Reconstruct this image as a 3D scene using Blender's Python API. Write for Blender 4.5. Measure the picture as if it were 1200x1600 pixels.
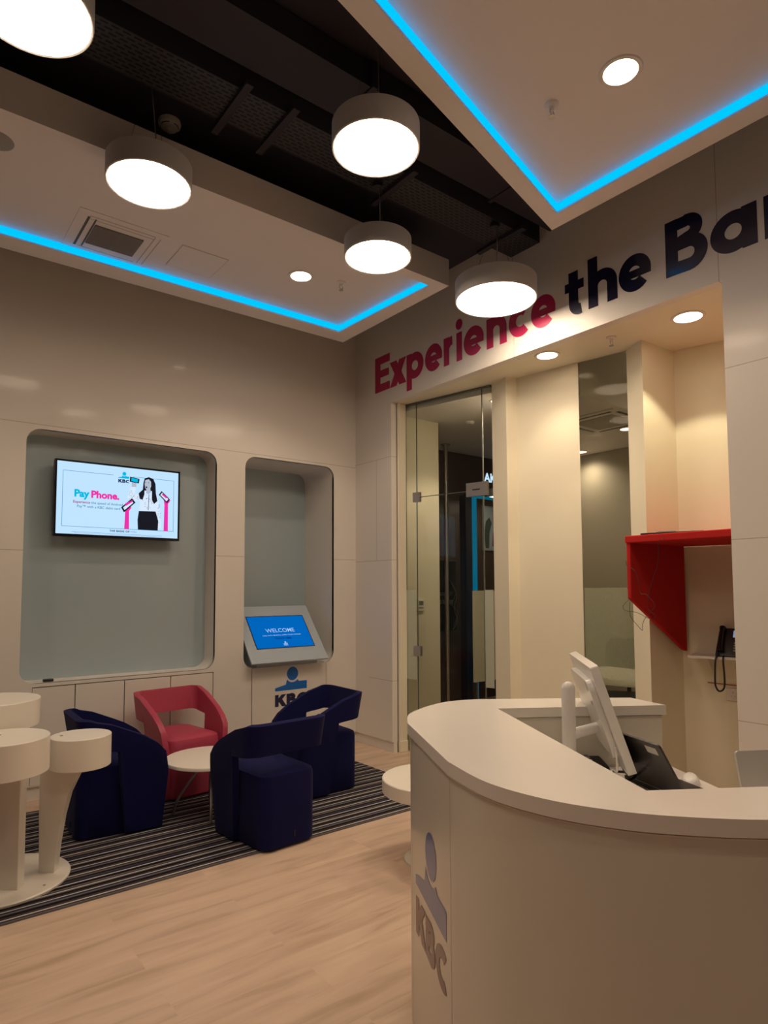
import bpy, bmesh, math, random
from mathutils import Vector, Matrix
from mathutils.geometry import tessellate_polygon
random.seed(4)
PI = math.pi
sc = bpy.context.scene
for o in list(bpy.data.objects): bpy.data.objects.remove(o)

# ------------------------------------------------------------------ camera
CAMH = 1.5
yaw, pit, rol = math.radians(51.913), math.radians(3.559), math.radians(-0.2156)
fwd = Vector((math.cos(yaw)*math.cos(pit), math.sin(yaw)*math.cos(pit), math.sin(pit)))
rgt = Vector((math.sin(yaw), -math.cos(yaw), 0)); upv = rgt.cross(fwd)
r2 = rgt*math.cos(rol) + upv*math.sin(rol); u2 = -rgt*math.sin(rol) + upv*math.cos(rol)
cd = bpy.data.cameras.new('camera'); cam = bpy.data.objects.new('camera', cd); sc.collection.objects.link(cam)
M = Matrix((r2, u2, -fwd)).transposed().to_4x4(); M.translation = (0, 0, CAMH); cam.matrix_world = M
cd.sensor_fit = 'AUTO'; cd.sensor_width = 36; cd.lens = 1003.54/1600*36; cd.shift_y = 57.2/1600; cd.clip_start = .02
sc.camera = cam

# ------------------------------------------------------------------ world, exposure
w = bpy.data.worlds.new('world'); sc.world = w; w.use_nodes = True
w.node_tree.nodes['Background'].inputs[0].default_value = (.5, .4, .3, 1)
w.node_tree.nodes['Background'].inputs[1].default_value = .01
vs = sc.view_settings; vs.view_transform = 'Standard'; vs.look = 'None'; vs.gamma = 1; vs.use_curve_mapping = False
vs.exposure = 0.72
WARM = (1.0, .77, .555)
PEND_E = 13.0      # pendant diffuser radiance
SPOT_W = 24.0      # watts of each downlight spot
LED_C = (.0, .42, .95); LED_E = .86

# ------------------------------------------------------------------ materials
def mat(name, col, rough=.5, metal=0., emis=None, es=0., coat=0., noise=.03, nscale=8., bump=0., bscale=60., sheen=0., spec=.5):
    m = bpy.data.materials.new(name); m.use_nodes = True; nt = m.node_tree; b = nt.nodes['Principled BSDF']
    b.inputs['Roughness'].default_value = rough; b.inputs['Metallic'].default_value = metal
    b.inputs['Coat Weight'].default_value = coat; b.inputs['Coat Roughness'].default_value = .08
    b.inputs['Specular IOR Level'].default_value = spec
    if sheen: b.inputs['Sheen Weight'].default_value = sheen; b.inputs['Sheen Roughness'].default_value = .5
    tc = nt.nodes.new('ShaderNodeTexCoord')
    n = nt.nodes.new('ShaderNodeTexNoise'); n.inputs['Scale'].default_value = nscale
    nt.links.new(tc.outputs['Object'], n.inputs['Vector'])
    mx = nt.nodes.new('ShaderNodeMix'); mx.data_type = 'RGBA'
    mx.inputs[6].default_value = (*[c*(1-noise) for c in col], 1); mx.inputs[7].default_value = (*[min(1, c*(1+noise)) for c in col], 1)
    nt.links.new(n.outputs['Fac'], mx.inputs[0]); nt.links.new(mx.outputs[2], b.inputs['Base Color'])
    if bump:
        n2 = nt.nodes.new('ShaderNodeTexNoise'); n2.inputs['Scale'].default_value = bscale
        nt.links.new(tc.outputs['Object'], n2.inputs['Vector'])
        bp = nt.nodes.new('ShaderNodeBump'); bp.inputs['Strength'].default_value = bump; bp.inputs['Distance'].default_value = .002
        nt.links.new(n2.outputs['Fac'], bp.inputs['Height']); nt.links.new(bp.outputs[0], b.inputs['Normal'])
    if emis:
        b.inputs['Emission Color'].default_value = (*emis, 1); b.inputs['Emission Strength'].default_value = es
    return m

def math_node(nt, op, a, b=None):
    n = nt.nodes.new('ShaderNodeMath'); n.operation = op
    for i, v in enumerate((a, b)):
        if v is None: continue
        if isinstance(v, (int, float)): n.inputs[i].default_value = v
        else: nt.links.new(v, n.inputs[i])
    return n.outputs[0]

def panel_mat(name, col, lines, rough=.42, wd=.0022):
    """painted panelling with fine joints at world coordinates: lines = [(axis, value, {axis: (lo, hi)})]"""
    m = mat(name, col, rough, noise=.015, nscale=2, coat=.12)
    nt = m.node_tree; b = nt.nodes['Principled BSDF']
    tc = nt.nodes.new('ShaderNodeTexCoord'); sp = nt.nodes.new('ShaderNodeSeparateXYZ'); nt.links.new(tc.outputs['Object'], sp.inputs[0])
    tot = None
    for ax, v, lim in lines:
        d = math_node(nt, 'ABSOLUTE', math_node(nt, 'SUBTRACT', sp.outputs[ax], v))
        k = math_node(nt, 'LESS_THAN', d, wd)
        for a2, (lo, hi) in lim.items():
            k = math_node(nt, 'MULTIPLY', k, math_node(nt, 'GREATER_THAN', sp.outputs[a2], lo))
            k = math_node(nt, 'MULTIPLY', k, math_node(nt, 'LESS_THAN', sp.outputs[a2], hi))
        tot = k if tot is None else math_node(nt, 'MAXIMUM', tot, k)
    src = b.inputs['Base Color'].links[0].from_socket
    mx = nt.nodes.new('ShaderNodeMix'); mx.data_type = 'RGBA'; nt.links.new(tot, mx.inputs[0])
    nt.links.new(src, mx.inputs[6]); mx.inputs[7].default_value = (.50, .43, .36, 1)
    nt.links.new(mx.outputs[2], b.inputs['Base Color'])
    return m

def emat(name, col, s):
    m = bpy.data.materials.new(name); m.use_nodes = True; nt = m.node_tree
    nt.nodes.remove(nt.nodes['Principled BSDF']); e = nt.nodes.new('ShaderNodeEmission')
    tc = nt.nodes.new('ShaderNodeTexCoord'); n = nt.nodes.new('ShaderNodeTexNoise'); n.inputs['Scale'].default_value = 3
    nt.links.new(tc.outputs['Object'], n.inputs[0])
    mx = nt.nodes.new('ShaderNodeMix'); mx.data_type = 'RGBA'
    mx.inputs[6].default_value = (*[c*.98 for c in col], 1); mx.inputs[7].default_value = (*[min(1, c*1.02) for c in col], 1)
    nt.links.new(n.outputs['Fac'], mx.inputs[0]); nt.links.new(mx.outputs[2], e.inputs[0]); e.inputs[1].default_value = s
    nt.links.new(e.outputs[0], nt.nodes['Material Output'].inputs[0]); return m

def glass_mat(name, tint=(.93, .98, .95), frost=0.0, ior=1.5):
    m = bpy.data.materials.new(name); m.use_nodes = True; nt = m.node_tree
    nt.nodes.remove(nt.nodes['Principled BSDF'])
    t = nt.nodes.new('ShaderNodeBsdfTransparent'); t.inputs[0].default_value = (*tint, 1)
    g = nt.nodes.new('ShaderNodeBsdfGlossy'); g.inputs['Roughness'].default_value = .02
    f = nt.nodes.new('ShaderNodeFresnel'); f.inputs[0].default_value = ior
    mx = nt.nodes.new('ShaderNodeMixShader'); nt.links.new(f.outputs[0], mx.inputs[0])
    nt.links.new(t.outputs[0], mx.inputs[1]); nt.links.new(g.outputs[0], mx.inputs[2]); out = mx.outputs[0]
    if frost:
        d = nt.nodes.new('ShaderNodeBsdfDiffuse'); d.inputs[0].default_value = (.82, .85, .74, 1)
        n = nt.nodes.new('ShaderNodeTexNoise'); n.inputs['Scale'].default_value = 40
        mr = nt.nodes.new('ShaderNodeMapRange'); mr.inputs[3].default_value = frost-.03; mr.inputs[4].default_value = frost+.03
        nt.links.new(n.outputs['Fac'], mr.inputs[0])
        m2 = nt.nodes.new('ShaderNodeMixShader'); nt.links.new(mr.outputs[0], m2.inputs[0])
        nt.links.new(out, m2.inputs[1]); nt.links.new(d.outputs[0], m2.inputs[2]); out = m2.outputs[0]
    nt.links.new(out, nt.nodes['Material Output'].inputs[0]); return m

def floor_mat():
    m = mat('oak_plank', (.6, .5, .4), .38, spec=.4); nt = m.node_tree; b = nt.nodes['Principled BSDF']
    tc = nt.nodes.new('ShaderNodeTexCoord')
    br = nt.nodes.new('ShaderNodeTexBrick'); br.offset = .37; br.inputs['Scale'].default_value = 1
    br.inputs['Brick Width'].default_value = 1.4; br.inputs['Row Height'].default_value = .19
    br.inputs['Mortar Size'].default_value = .0012; br.inputs['Mortar Smooth'].default_value = .3; br.inputs['Bias'].default_value = 0
    br.inputs['Color1'].default_value = (0, 0, 0, 1); br.inputs['Color2'].default_value = (1, 1, 1, 1); br.inputs['Mortar'].default_value = (.5, .5, .5, 1)
    nt.links.new(tc.outputs['Object'], br.inputs[0])
    mp = nt.nodes.new('ShaderNodeMapping'); mp.inputs['Scale'].default_value = (1.1, 9, 1)
    ad = nt.nodes.new('ShaderNodeVectorMath'); ad.operation = 'MULTIPLY_ADD'; ad.inputs[1].default_value = (7, 5, 0)
    nt.links.new(br.outputs['Color'], ad.inputs[0]); nt.links.new(tc.outputs['Object'], ad.inputs[2])
    nt.links.new(ad.outputs[0], mp.inputs[0])
    n = nt.nodes.new('ShaderNodeTexNoise'); n.inputs['Scale'].default_value = 1.6; n.inputs['Detail'].default_value = 7; n.inputs['Distortion'].default_value = .6
    nt.links.new(mp.outputs[0], n.inputs[0])
    cr = nt.nodes.new('ShaderNodeValToRGB'); e = cr.color_ramp
    e.elements[0].position = .28; e.elements[0].color = (.52, .37, .265, 1)
    e.elements[1].position = .72; e.elements[1].color = (.73, .55, .42, 1)
    k = e.elements.new(.5); k.color = (.66, .49, .375, 1)
    nt.links.new(n.outputs['Fac'], cr.inputs[0])
    mx = nt.nodes.new('ShaderNodeMix'); mx.data_type = 'RGBA'; mx.blend_type = 'MULTIPLY'
    mr = nt.nodes.new('ShaderNodeMapRange'); mr.inputs[3].default_value = .96; mr.inputs[4].default_value = 1.03
    nt.links.new(br.outputs['Color'], mr.inputs[0]); mx.inputs[0].default_value = 1
    nt.links.new(cr.outputs[0], mx.inputs[6]); nt.links.new(mr.outputs[0], mx.inputs[7])
    m3 = nt.nodes.new('ShaderNodeMix'); m3.data_type = 'RGBA'; nt.links.new(br.outputs['Fac'], m3.inputs[0])
    nt.links.new(mx.outputs[2], m3.inputs[6]); m3.inputs[7].default_value = (.66, .50, .375, 1)
    nt.links.new(m3.outputs[2], b.inputs['Base Color']); return m

def rug_mat():
    m = mat('striped_carpet', (.1, .1, .1), .95, bump=.6, bscale=400, spec=.1); nt = m.node_tree; b = nt.nodes['Principled BSDF']
    tc = nt.nodes.new('ShaderNodeTexCoord'); sp = nt.nodes.new('ShaderNodeSeparateXYZ'); nt.links.new(tc.outputs['Object'], sp.inputs[0])
    fr = math_node(nt, 'FRACT', math_node(nt, 'DIVIDE', sp.outputs[1], .30))
    cr = nt.nodes.new('ShaderNodeValToRGB'); r = cr.color_ramp; r.interpolation = 'CONSTANT'
    K, G, L, N, D = (.014, .011, .014), (.15, .14, .15), (.62, .58, .56), (.026, .032, .075), (.06, .05, .055)
    st = [(0, K), (.09, L), (.125, N), (.19, D), (.24, K), (.30, G), (.345, D), (.40, L), (.43, D), (.50, K), (.585, G), (.63, N), (.69, L), (.715, D), (.77, K), (.85, G), (.89, L), (.915, D), (.96, G)]
    r.elements[0].position = 0; r.elements[0].color = (*K, 1); r.elements[1].position = .09; r.elements[1].color = (*L, 1)
    for p, c in st[2:]: q = r.elements.new(p); q.color = (*c, 1)
    nt.links.new(fr, cr.inputs[0]); nt.links.new(cr.outputs[0], b.inputs['Base Color']); return m

def tray_mat():
    m = mat('dark_perforated_steel', (.035, .035, .04), .5, .3); nt = m.node_tree; b = nt.nodes['Principled BSDF']
    tc = nt.nodes.new('ShaderNodeTexCoord'); br = nt.nodes.new('ShaderNodeTexBrick'); br.inputs['Scale'].default_value = 1
    br.inputs['Brick Width'].default_value = .05; br.inputs['Row Height'].default_value = .025; br.inputs['Mortar Size'].default_value = .008
    br.inputs['Color1'].default_value = (.004, .004, .005, 1); br.inputs['Color2'].default_value = (.006, .005, .006, 1); br.inputs['Mortar'].default_value = (.055, .055, .062, 1)
    nt.links.new(tc.outputs['Object'], br.inputs[0]); nt.links.new(br.outputs['Color'], b.inputs['Base Color']); return m

WHITE = (.80, .765, .72)
m_wallL = panel_mat('left_wall_paint', WHITE, [(2, 1.786, {}), (2, 2.715, {}), (0, 2.253, {2: (0, .80)})])
m_wallR = panel_mat('right_wall_paint', WHITE, [(2, .769, {1: (-9, 1.62)}), (2, 1.766, {}), (2, 2.74, {}), (1, 1.635, {2: (3.25, 9)}), (1, 3.153, {2: (3.25, 9)}), (1, 4.88, {2: (1.766, 2.74)}), (2, .65, {1: (4.6, 5)})])
m_white = mat('white_paint', WHITE, .45, noise=.015)
m_cream = mat('cream_paint', (.84, .79, .63), .5, noise=.015)
m_ceil = mat('ceiling_plaster', (.83, .785, .765), .6, noise=.012, nscale=3)
m_dark = mat('dark_soffit_paint', (.030, .028, .042), .7)
m_tray = tray_mat()
m_black = mat('black_plastic', (.015, .015, .017), .4)
m_gloss_black = mat('black_gloss', (.012, .012, .014), .12)
m_lamp = mat('lamp_shade_grey', (.60, .60, .60), .55)
m_desk = mat('desk_laminate', (.73, .69, .60), .28, coat=.25, noise=.01)
m_top = mat('desk_solid_surface', (.84, .80, .75), .3, coat=.15, noise=.02, nscale=5)
m_low_bounce = mat('night_shopfront', (.18, .16, .14), .3)  # unseen walls behind the camera, darkened to cut their bounce light
m_table = mat('white_lacquer', (.82, .775, .70), .35, noise=.01)
m_navy = mat('navy_wool', (.005, .006, .062), .9, bump=.5, bscale=350, sheen=.04, spec=.15)
m_pink = mat('crimson_leather', (.44, .055, .105), .42, bump=.12, bscale=160, spec=.4)
m_chrome = mat('chrome', (.65, .65, .65), .18, 1)
m_steel = mat('brushed_steel', (.5, .48, .46), .35, 1)
m_niche = mat('grey_back_glass', (.40, .50, .55), .22, coat=.6, noise=.01)
m_kiosk = mat('kiosk_silver', (.46, .54, .62), .35, noise=.01)
m_red = mat('red_felt', (.52, .024, .022), .85, bump=.5, bscale=300, spec=.15)
m_glass = glass_mat('clear_glass', (.95, .975, .94), ior=1.22)
m_frost = glass_mat('frosted_film', (.86, .95, .88), .45)
m_mglass = glass_mat('meeting_room_glass', (.94, .955, .91), ior=1.12)
m_sig_pink = mat('pink_vinyl', (.46, .018, .095), .3)
m_sig_navy = mat('navy_vinyl', (.010, .011, .045), .22, coat=.5)
m_kblue = mat('logo_blue', (.0, .15, .60), .35)
m_knavy = mat('logo_navy', (.008, .012, .07), .35)
m_led = emat('blue_led', LED_C, LED_E)
m_pend = emat('pendant_diffuser', WARM, PEND_E)
m_lens = emat('downlight_lens', WARM, 9.0)
m_lens2 = emat('dim_downlight_lens', WARM, 3.0)

# ------------------------------------------------------------------ object helpers
def link(o):
    sc.collection.objects.link(o); return o
def fin(name, bm, m, parent=None, smooth=False, bevel=0., seg=2, sub=0, solid=0., off=-1):
    me = bpy.data.meshes.new(name); bmesh.ops.recalc_face_normals(bm, faces=bm.faces); bm.to_mesh(me); bm.free()
    o = link(bpy.data.objects.new(name, me)); me.materials.append(m)
    if parent is not None: o.parent = parent
    if solid:
        q = o.modifiers.new('solid', 'SOLIDIFY'); q.thickness = solid; q.offset = off
    if bevel:
        q = o.modifiers.new('bevel', 'BEVEL'); q.width = bevel; q.segments = seg; q.limit_method = 'ANGLE'; q.angle_limit = math.radians(40)
    if sub:
        q = o.modifiers.new('sub', 'SUBSURF'); q.levels = sub; q.render_levels = sub
    if smooth or sub or bevel:
        for p in me.polygons: p.use_smooth = True
        if not sub:
            try: me.set_sharp_from_angle(angle=math.radians(38))
            except Exception: pass
    return o
def thing(name, label, cat, loc=(0, 0, 0), rz=0., group=None):
    o = link(bpy.data.objects.new(name, None)); o.location = loc; o.rotation_euler = (0, 0, rz); o.empty_display_size = .1
    o['label'] = label; o['category'] = cat
    if group: o['group'] = group
    return o
def tag(o, label, cat, group=None):
    o['label'] = label; o['category'] = cat
    if group: o['group'] = group
    return o
def struct(o): o['kind'] = 'structure'; return o
def box(bm, x0, x1, y0, y1, z0, z1):
    v = [bm.verts.new((x, y, z)) for z in (z0, z1) for y in (y0, y1) for x in (x0, x1)]
    for f in ((0, 1, 3, 2), (4, 6, 7, 5), (0, 4, 5, 1), (2, 3, 7, 6), (0, 2, 6, 4), (1, 5, 7, 3)): bm.faces.new([v[i] for i in f])
    return bm
def NB(): return bmesh.new()
def prism(bm, pts, z0, z1):
    a = [bm.verts.new((x, y, z0)) for x, y in pts]; b = [bm.verts.new((x, y, z1)) for x, y in pts]
    n = len(pts); bm.faces.new(a[::-1]); bm.faces.new(b)
    for i in range(n): bm.faces.new((a[i], a[(i+1) % n], b[(i+1) % n], b[i]))
    return bm
def cyl(bm, c, r, z0, z1, n=48, r1=None):
    r1 = r if r1 is None else r1
    a = [bm.verts.new((c[0]+r*math.cos(2*PI*i/n), c[1]+r*math.sin(2*PI*i/n), z0)) for i in range(n)]
    b = [bm.verts.new((c[0]+r1*math.cos(2*PI*i/n), c[1]+r1*math.sin(2*PI*i/n), z1)) for i in range(n)]
    bm.faces.new(a[::-1]); bm.faces.new(b)
    for i in range(n): bm.faces.new((a[i], a[(i+1) % n], b[(i+1) % n], b[i]))
    return bm
def lathe(bm, prof, c=(0, 0), n=48):
    rings = []
    for r, z in prof:
        if r < 1e-5: rings.append([bm.verts.new((c[0], c[1], z))])
        else: rings.append([bm.verts.new((c[0]+r*math.cos(2*PI*i/n), c[1]+r*math.sin(2*PI*i/n), z)) for i in range(n)])
    for a, b in zip(rings, rings[1:]):
        for i in range(n):
            j = (i+1) % n
            if len(a) == 1: bm.faces.new((a[0], b[j], b[i]))
            elif len(b) == 1: bm.faces.new((a[i], a[j], b[0]))
            else: bm.faces.new((a[i], a[j], b[j], b[i]))
    return bm
def tube(bm, pts, r, n=8, smoothn=0):
    P = [Vector(p) for p in pts]
    if smoothn:
        Q = []
        for i in range(len(P)-1):
            p0, p1, p2, p3 = P[max(i-1, 0)], P[i], P[i+1], P[min(i+2, len(P)-1)]
            for k in range(smoothn):
                t = k/smoothn
                Q.append(.5*((2*p1)+(p2-p0)*t+(2*p0-5*p1+4*p2-p3)*t*t+(3*p1-p0-3*p2+p3)*t**3))
        Q.append(P[-1]); P = Q
    prev = None; ring0 = None; ref = Vector((0, 0, 1))
    for i, p in enumerate(P):
        d = (P[min(i+1, len(P)-1)]-P[max(i-1, 0)]).normalized()
        if i == 0:
            if abs(d.dot(ref)) > .95: ref = Vector((1, 0, 0))
        u = (ref-d*ref.dot(d)).normalized(); ref = u; v = d.cross(u)
        rr = r[i] if isinstance(r, (list, tuple)) else r
        ring = [bm.verts.new(p+(u*math.cos(2*PI*k/n)+v*math.sin(2*PI*k/n))*rr) for k in range(n)]
        if prev:
            for k in range(n): bm.faces.new((prev[k], prev[(k+1) % n], ring[(k+1) % n], ring[k]))
        else: bm.faces.new(ring[::-1])
        prev = ring
    bm.faces.new(prev); return bm
def rrect(x0, x1, y0, y1, r, n=6):
    out = []
    for cx, cy, a in ((x1-r, y0+r, -90), (x1-r, y1-r, 0), (x0+r, y1-r, 90), (x0+r, y0+r, 180)):
        for k in range(n+1):
            t = math.radians(a+90*k/n); out.append((cx+r*math.cos(t), cy+r*math.sin(t)))
    return out
def plate(bm, outer, holes, fn, d0, d1):
    """2D outline with holes made into a solid: fn(u, v, d) -> xyz"""
    loops = [outer]+holes
    tris = tessellate_polygon([[Vector((u, v, 0)) for u, v in l] for l in loops])
    flat = [p for l in loops for p in l]
    A = [bm.verts.new(fn(u, v, d0)) for u, v in flat]; B = [bm.verts.new(fn(u, v, d1)) for u, v in flat]
    for t in tris:
        if len(set(t)) < 3: continue
        try: bm.faces.new([A[i] for i in t]); bm.faces.new([B[i] for i in t][::-1])
        except ValueError: pass
    k = 0
    for l in loops:
        n = len(l)
        for i in range(n): bm.faces.new((A[k+i], A[k+(i+1) % n], B[k+(i+1) % n], B[k+i]))
        k += n
    return bm

# ------------------------------------------------------------------ flat lettering built from strokes
X_H = .70
def arc(cx, cy, rx, ry, a0, a1, n=20):
    return [(cx+rx*math.cos(math.radians(a0+(a1-a0)*i/n)), cy+ry*math.sin(math.radians(a0+(a1-a0)*i/n))) for i in range(n+1)]
def strokes(ch, t):
    """returns (list of ('s', points, width) / ('d', x0,y0,x1,y1,halfwidth) / ('o', cx,cy,r), advance)"""
    h = t/2; X = X_H; c = X/2; r = c-h
    if ch == 'E': return [('s', [(h, 0), (h, 1)], t), ('s', [(0, 1-h), (.60, 1-h)], t), ('s', [(0, .5), (.56, .5)], t*.92), ('s', [(0, h), (.60, h)], t)], .64
    if ch == 'x': return [('d', .12, 0, .50, X, h*1.22), ('d', .50, 0, .12, X, h*1.22)], .62
    if ch == 'p': return [('s', [(h, -.27), (h, X)], t), ('s', arc(h+r, c, r, r, 0, 360, 36), t)], 2*r+t+.05
    if ch == 'e': return [('s', arc(h+r, c, r, r, 0, 318, 30), t), ('s', [(h, c-.02), (2*r+t-.005, c-.02)], t*.68)], 2*r+t+.05
    if ch == 'r': return [('s', [(h, 0), (h, X)], t), ('s', arc(h+r, c+.02, r, r-.02, 165, 92, 8), t)], .46
    if ch == 'i': return [('s', [(h, 0), (h, X)], t), ('o', h, .90, t*.60)], t+.08
    if ch == 'n': return [('s', [(h, 0), (h, X)], t), ('s', arc(h+r*.9, c+.03, r*.9, r-.03, 180, 0, 20)+[(h+1.8*r, 0)], t)], 1.8*r+t+.09
    if ch == 'h': return [('s', [(h, 0), (h, 1)], t), ('s', arc(h+r*.9, c+.03, r*.9, r-.03, 180, 0, 20)+[(h+1.8*r, 0)], t)], 1.8*r+t+.08
    if ch == 'c': return [('s', arc(h+r, c, r, r, 48, 312, 28), t)], 2*r+t-.02
    if ch == 't': return [('s', [(.22, .90), (.22, .28)]+arc(.36, .25, .14, .16, 180, 285, 8), t), ('s', [(.02, X-.1), (.46, X-.1)], t*.85)], .50
    if ch == 'a': return [('s', arc(h+r, c, r, r, 0, 360, 36), t), ('s', [(h+2*r, 0), (h+2*r, X)], t)], 2*r+t+.07
    if ch == 'k': return [('s', [(h, 0), (h, 1)], t), ('d', h+.08, .24, .50, X, h*1.25), ('d', .52, 0, .26, .40, h*1.2)], .62
    if ch == 'B': return [('s', [(h, 0), (h, 1)], t), ('s', [(h, 1-h), (.36, 1-h)]+arc(.38, .745, .17, .745-.49-h*.0 if False else .155, 90, -90, 12)+[(h, .52)], t*.95), ('s', [(h, .52), (.40, .52)]+arc(.42, .31, .2, .21, 90, -90, 14)+[(h, h)], t)], .76
    if ch == 'K': return [('s', [(h, 0), (h, 1)], t), ('d', h+.04, .36, .66, 1, h*1.3), ('d', .70, 0, .38, .58, h*1.3)], .84
    if ch == 'C': return [('s', arc(.48, .5, .48-h, .5-h, 52, 308, 30), t)], .84
    return [], .3
def put_strokes(bm, S, fn, ox, oy, s, d=0., sx=1.):
    for q in S:
        d += .00012
        if q[0] == 's':
            P = [Vector(p) for p in q[1]]; hw = q[2]/2; L = []; R = []
            closed = (P[0]-P[-1]).length < 1e-4
            for i, p in enumerate(P):
                if closed: a = (P[i]-P[i-1 if i else -2]).normalized(); b = (P[i+1 if i < len(P)-1 else 1]-P[i]).normalized()
                else:
                    a = (P[i]-P[i-1]).normalized() if i else (P[1]-P[0]).normalized()
                    b = (P[i+1]-P[i]).normalized() if i < len(P)-1 else a
                t = (a+b).normalized(); n = Vector((-t.y, t.x)); k = hw/max(.5, n.dot(Vector((-a.y, a.x))))
                L.append(p+n*k); R.append(p-n*k)
            vl = [bm.verts.new(fn(ox+p.x*s*sx, oy+p.y*s, d)) for p in L]; vr = [bm.verts.new(fn(ox+p.x*s*sx, oy+p.y*s, d)) for p in R]
            for i in range(len(P)-1): bm.faces.new((vl[i], vl[i+1], vr[i+1], vr[i]))
        elif q[0] == 'd':
            _, x0, y0, x1, y1, hw = q
            bm.faces.new([bm.verts.new(fn(ox+x*s*sx, oy+y*s, d)) for x, y in ((x0-hw, y0), (x0+hw, y0), (x1+hw, y1), (x1-hw, y1))])
        else:
            _, cx, cy, r = q
            bm.faces.new([bm.verts.new(fn(ox+(cx+r*math.cos(a*PI/12))*s*sx, oy+(cy+r*math.sin(a*PI/12))*s, d)) for a in range(24)])
def poly(bm, pts, fn, d=0.):
    vs_ = [bm.verts.new(fn(u, v, d)) for u, v in pts]
    for t in tessellate_polygon([[Vector((u, v, 0)) for u, v in pts]]):
        try: bm.faces.new([vs_[i] for i in t])
        except ValueError: pass
def flat(name, bm, m, parent=None):
    me = bpy.data.meshes.new(name); bm.to_mesh(me); bm.free(); o = link(bpy.data.objects.new(name, me)); me.materials.append(m)
    if parent is not None: o.parent = parent
    return o
def text_mesh(name, s, size, fn, m, parent, x=0, y=0, bold=0., align='LEFT', sp=1., d=0.):
    cu = bpy.data.curves.new('t', 'FONT'); cu.body = s; cu.size = size; cu.offset = bold*size; cu.align_x = align; cu.space_character = sp; cu.resolution_u = 3
    o = link(bpy.data.objects.new('t', cu)); bpy.context.view_layer.update()
    me = bpy.data.meshes.new_from_object(o); bpy.data.objects.remove(o); bpy.data.curves.remove(cu); me.name = name
    for v in me.vertices: v.co = fn(x+v.co.x, y+v.co.y, d)
    me.materials.clear(); me.materials.append(m); q = link(bpy.data.objects.new(name, me))
    if parent is not None: q.parent = parent
    return q
def kbc(fn, parent, ox, oy, W, mb, mn, d=0.):
    """bank emblem: disc above a dipped bar, letters below; ox, oy = bottom left, W = width"""
    s = W
    bm = NB(); poly(bm, [(ox+s*(.54+.175*math.cos(i*PI/18)), oy+s*(.86+.185*math.sin(i*PI/18))) for i in range(36)], fn, d); flat('emblem_disc', bm, mb, parent)
    bm = NB()
    top = [(0, .50), (.33, .575)]+[(.54+.225*math.cos(math.radians(a)), .86+.235*math.sin(math.radians(a))) for a in range(218, 322, 8)]+[(.74, .64), (1, .64)]
    poly(bm, [(ox+s*x, oy+s*y) for x, y in [(0, .42), (1, .42)][::-1]+top], fn, d); flat('emblem_bar', bm, mb, parent)
    x = 0.
    for ch in 'KBC':
        bm = NB(); S, ad = strokes(ch, .27); put_strokes(bm, S, fn, ox+x, oy, s*.32, d, 1.28); flat('letter', bm, mn, parent); x += ad*s*.32*1.28*1.03

X0, Y0 = 3.736, 5.227
RAFTZ = 3.744; CEILZ = 4.22; HZ = 3.255

# ================================================================== STRUCTURE
bm = NB(); box(bm, -4, 9, -4, 8, -.1, 0); struct(fin('floor', bm, floor_mat()))
bm = NB(); box(bm, -4, X0+.2, -4, Y0+.9, CEILZ, CEILZ+.1); struct(fin('ceiling', bm, m_dark))
# left wall with two rounded niches and the cupboard opening
fL = lambda u, v, d: (u, Y0+d, v)
n1 = rrect(.80, 2.262, .825, 2.683, .10); n2 = rrect(2.528, 3.474, .80, 2.69, .10)
n2c = [(2.528, .90)]+[p for p in n2 if p[1] > .95]
# niche two is cut down to the floor where the kiosk cabinet stands
def arc2(cx, cz, r, a0, a1): return [(cx+r*math.cos(math.radians(a0+(a1-a0)*i/6)), cz+r*math.sin(math.radians(a0+(a1-a0)*i/6))) for i in range(7)]
n2 = [(3.388, .097), (3.388, .80)]+arc2(3.374, .90, .10, -82, 0)+arc2(3.374, 2.59, .10, 0, 90)+arc2(2.628, 2.59, .10, 90, 180)+arc2(2.628, .90, .10, 180, 266)+[(2.606, .80), (2.606, .097)]
cup = [(.884, .102), (2.252, .102), (2.252, .80), (.884, .80)]
out = [(-4, .097), (2.606, .097)]+n2[::-1][1:-1]+[(3.388, .097), (X0+.02, .097), (X0+.02, CEILZ), (-4, CEILZ)]
bm = NB(); plate(bm, out, [n1, cup], fL, 0, .03); struct(fin('wall_left', bm, m_wallL))
bm = NB(); box(bm, -4, 2.606, Y0+.018, Y0+.05, 0, .097); box(bm, 3.388, X0+.03, Y0+.018, Y0+.05, 0, .097); struct(fin('baseboard_left', bm, m_white))
def tunnel(name, loop, d0, d1, m, closed=True):
    bm = NB(); n = len(loop); t = .012
    A = [bm.verts.new(fL(u, v, d0)) for u, v in loop]; B = [bm.verts.new(fL(u, v, d1)) for u, v in loop]
    for i in range(n if closed else n-1): bm.faces.new((A[i], A[(i+1) % n], B[(i+1) % n], B[i]))
    return struct(fin(name, bm, m, smooth=True))
tunnel('trim_1', n1, .001, .225, m_white); tunnel('trim_2', n2[1:-1], .001, .55, m_white, False)
bm = NB(); box(bm, .70, 2.36, Y0+.225, Y0+.24, .72, 2.78); tag(fin('niche_back_panel', bm, m_niche), 'large grey-blue glossy glass panel backing the wide television niche', 'wall panel')
bm = NB(); box(bm, 2.43, 3.56, Y0+.55, Y0+.565, .09, 2.78); tag(fin('niche_back_panel', bm, m_niche), 'narrow grey glass panel at the back of the deep niche above the slanted kiosk screen', 'wall panel')
bm = NB(); box(bm, 2.60, 3.395, Y0+.30, Y0+.55, .80, .812); struct(fin('trim_3', bm, m_white))
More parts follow.
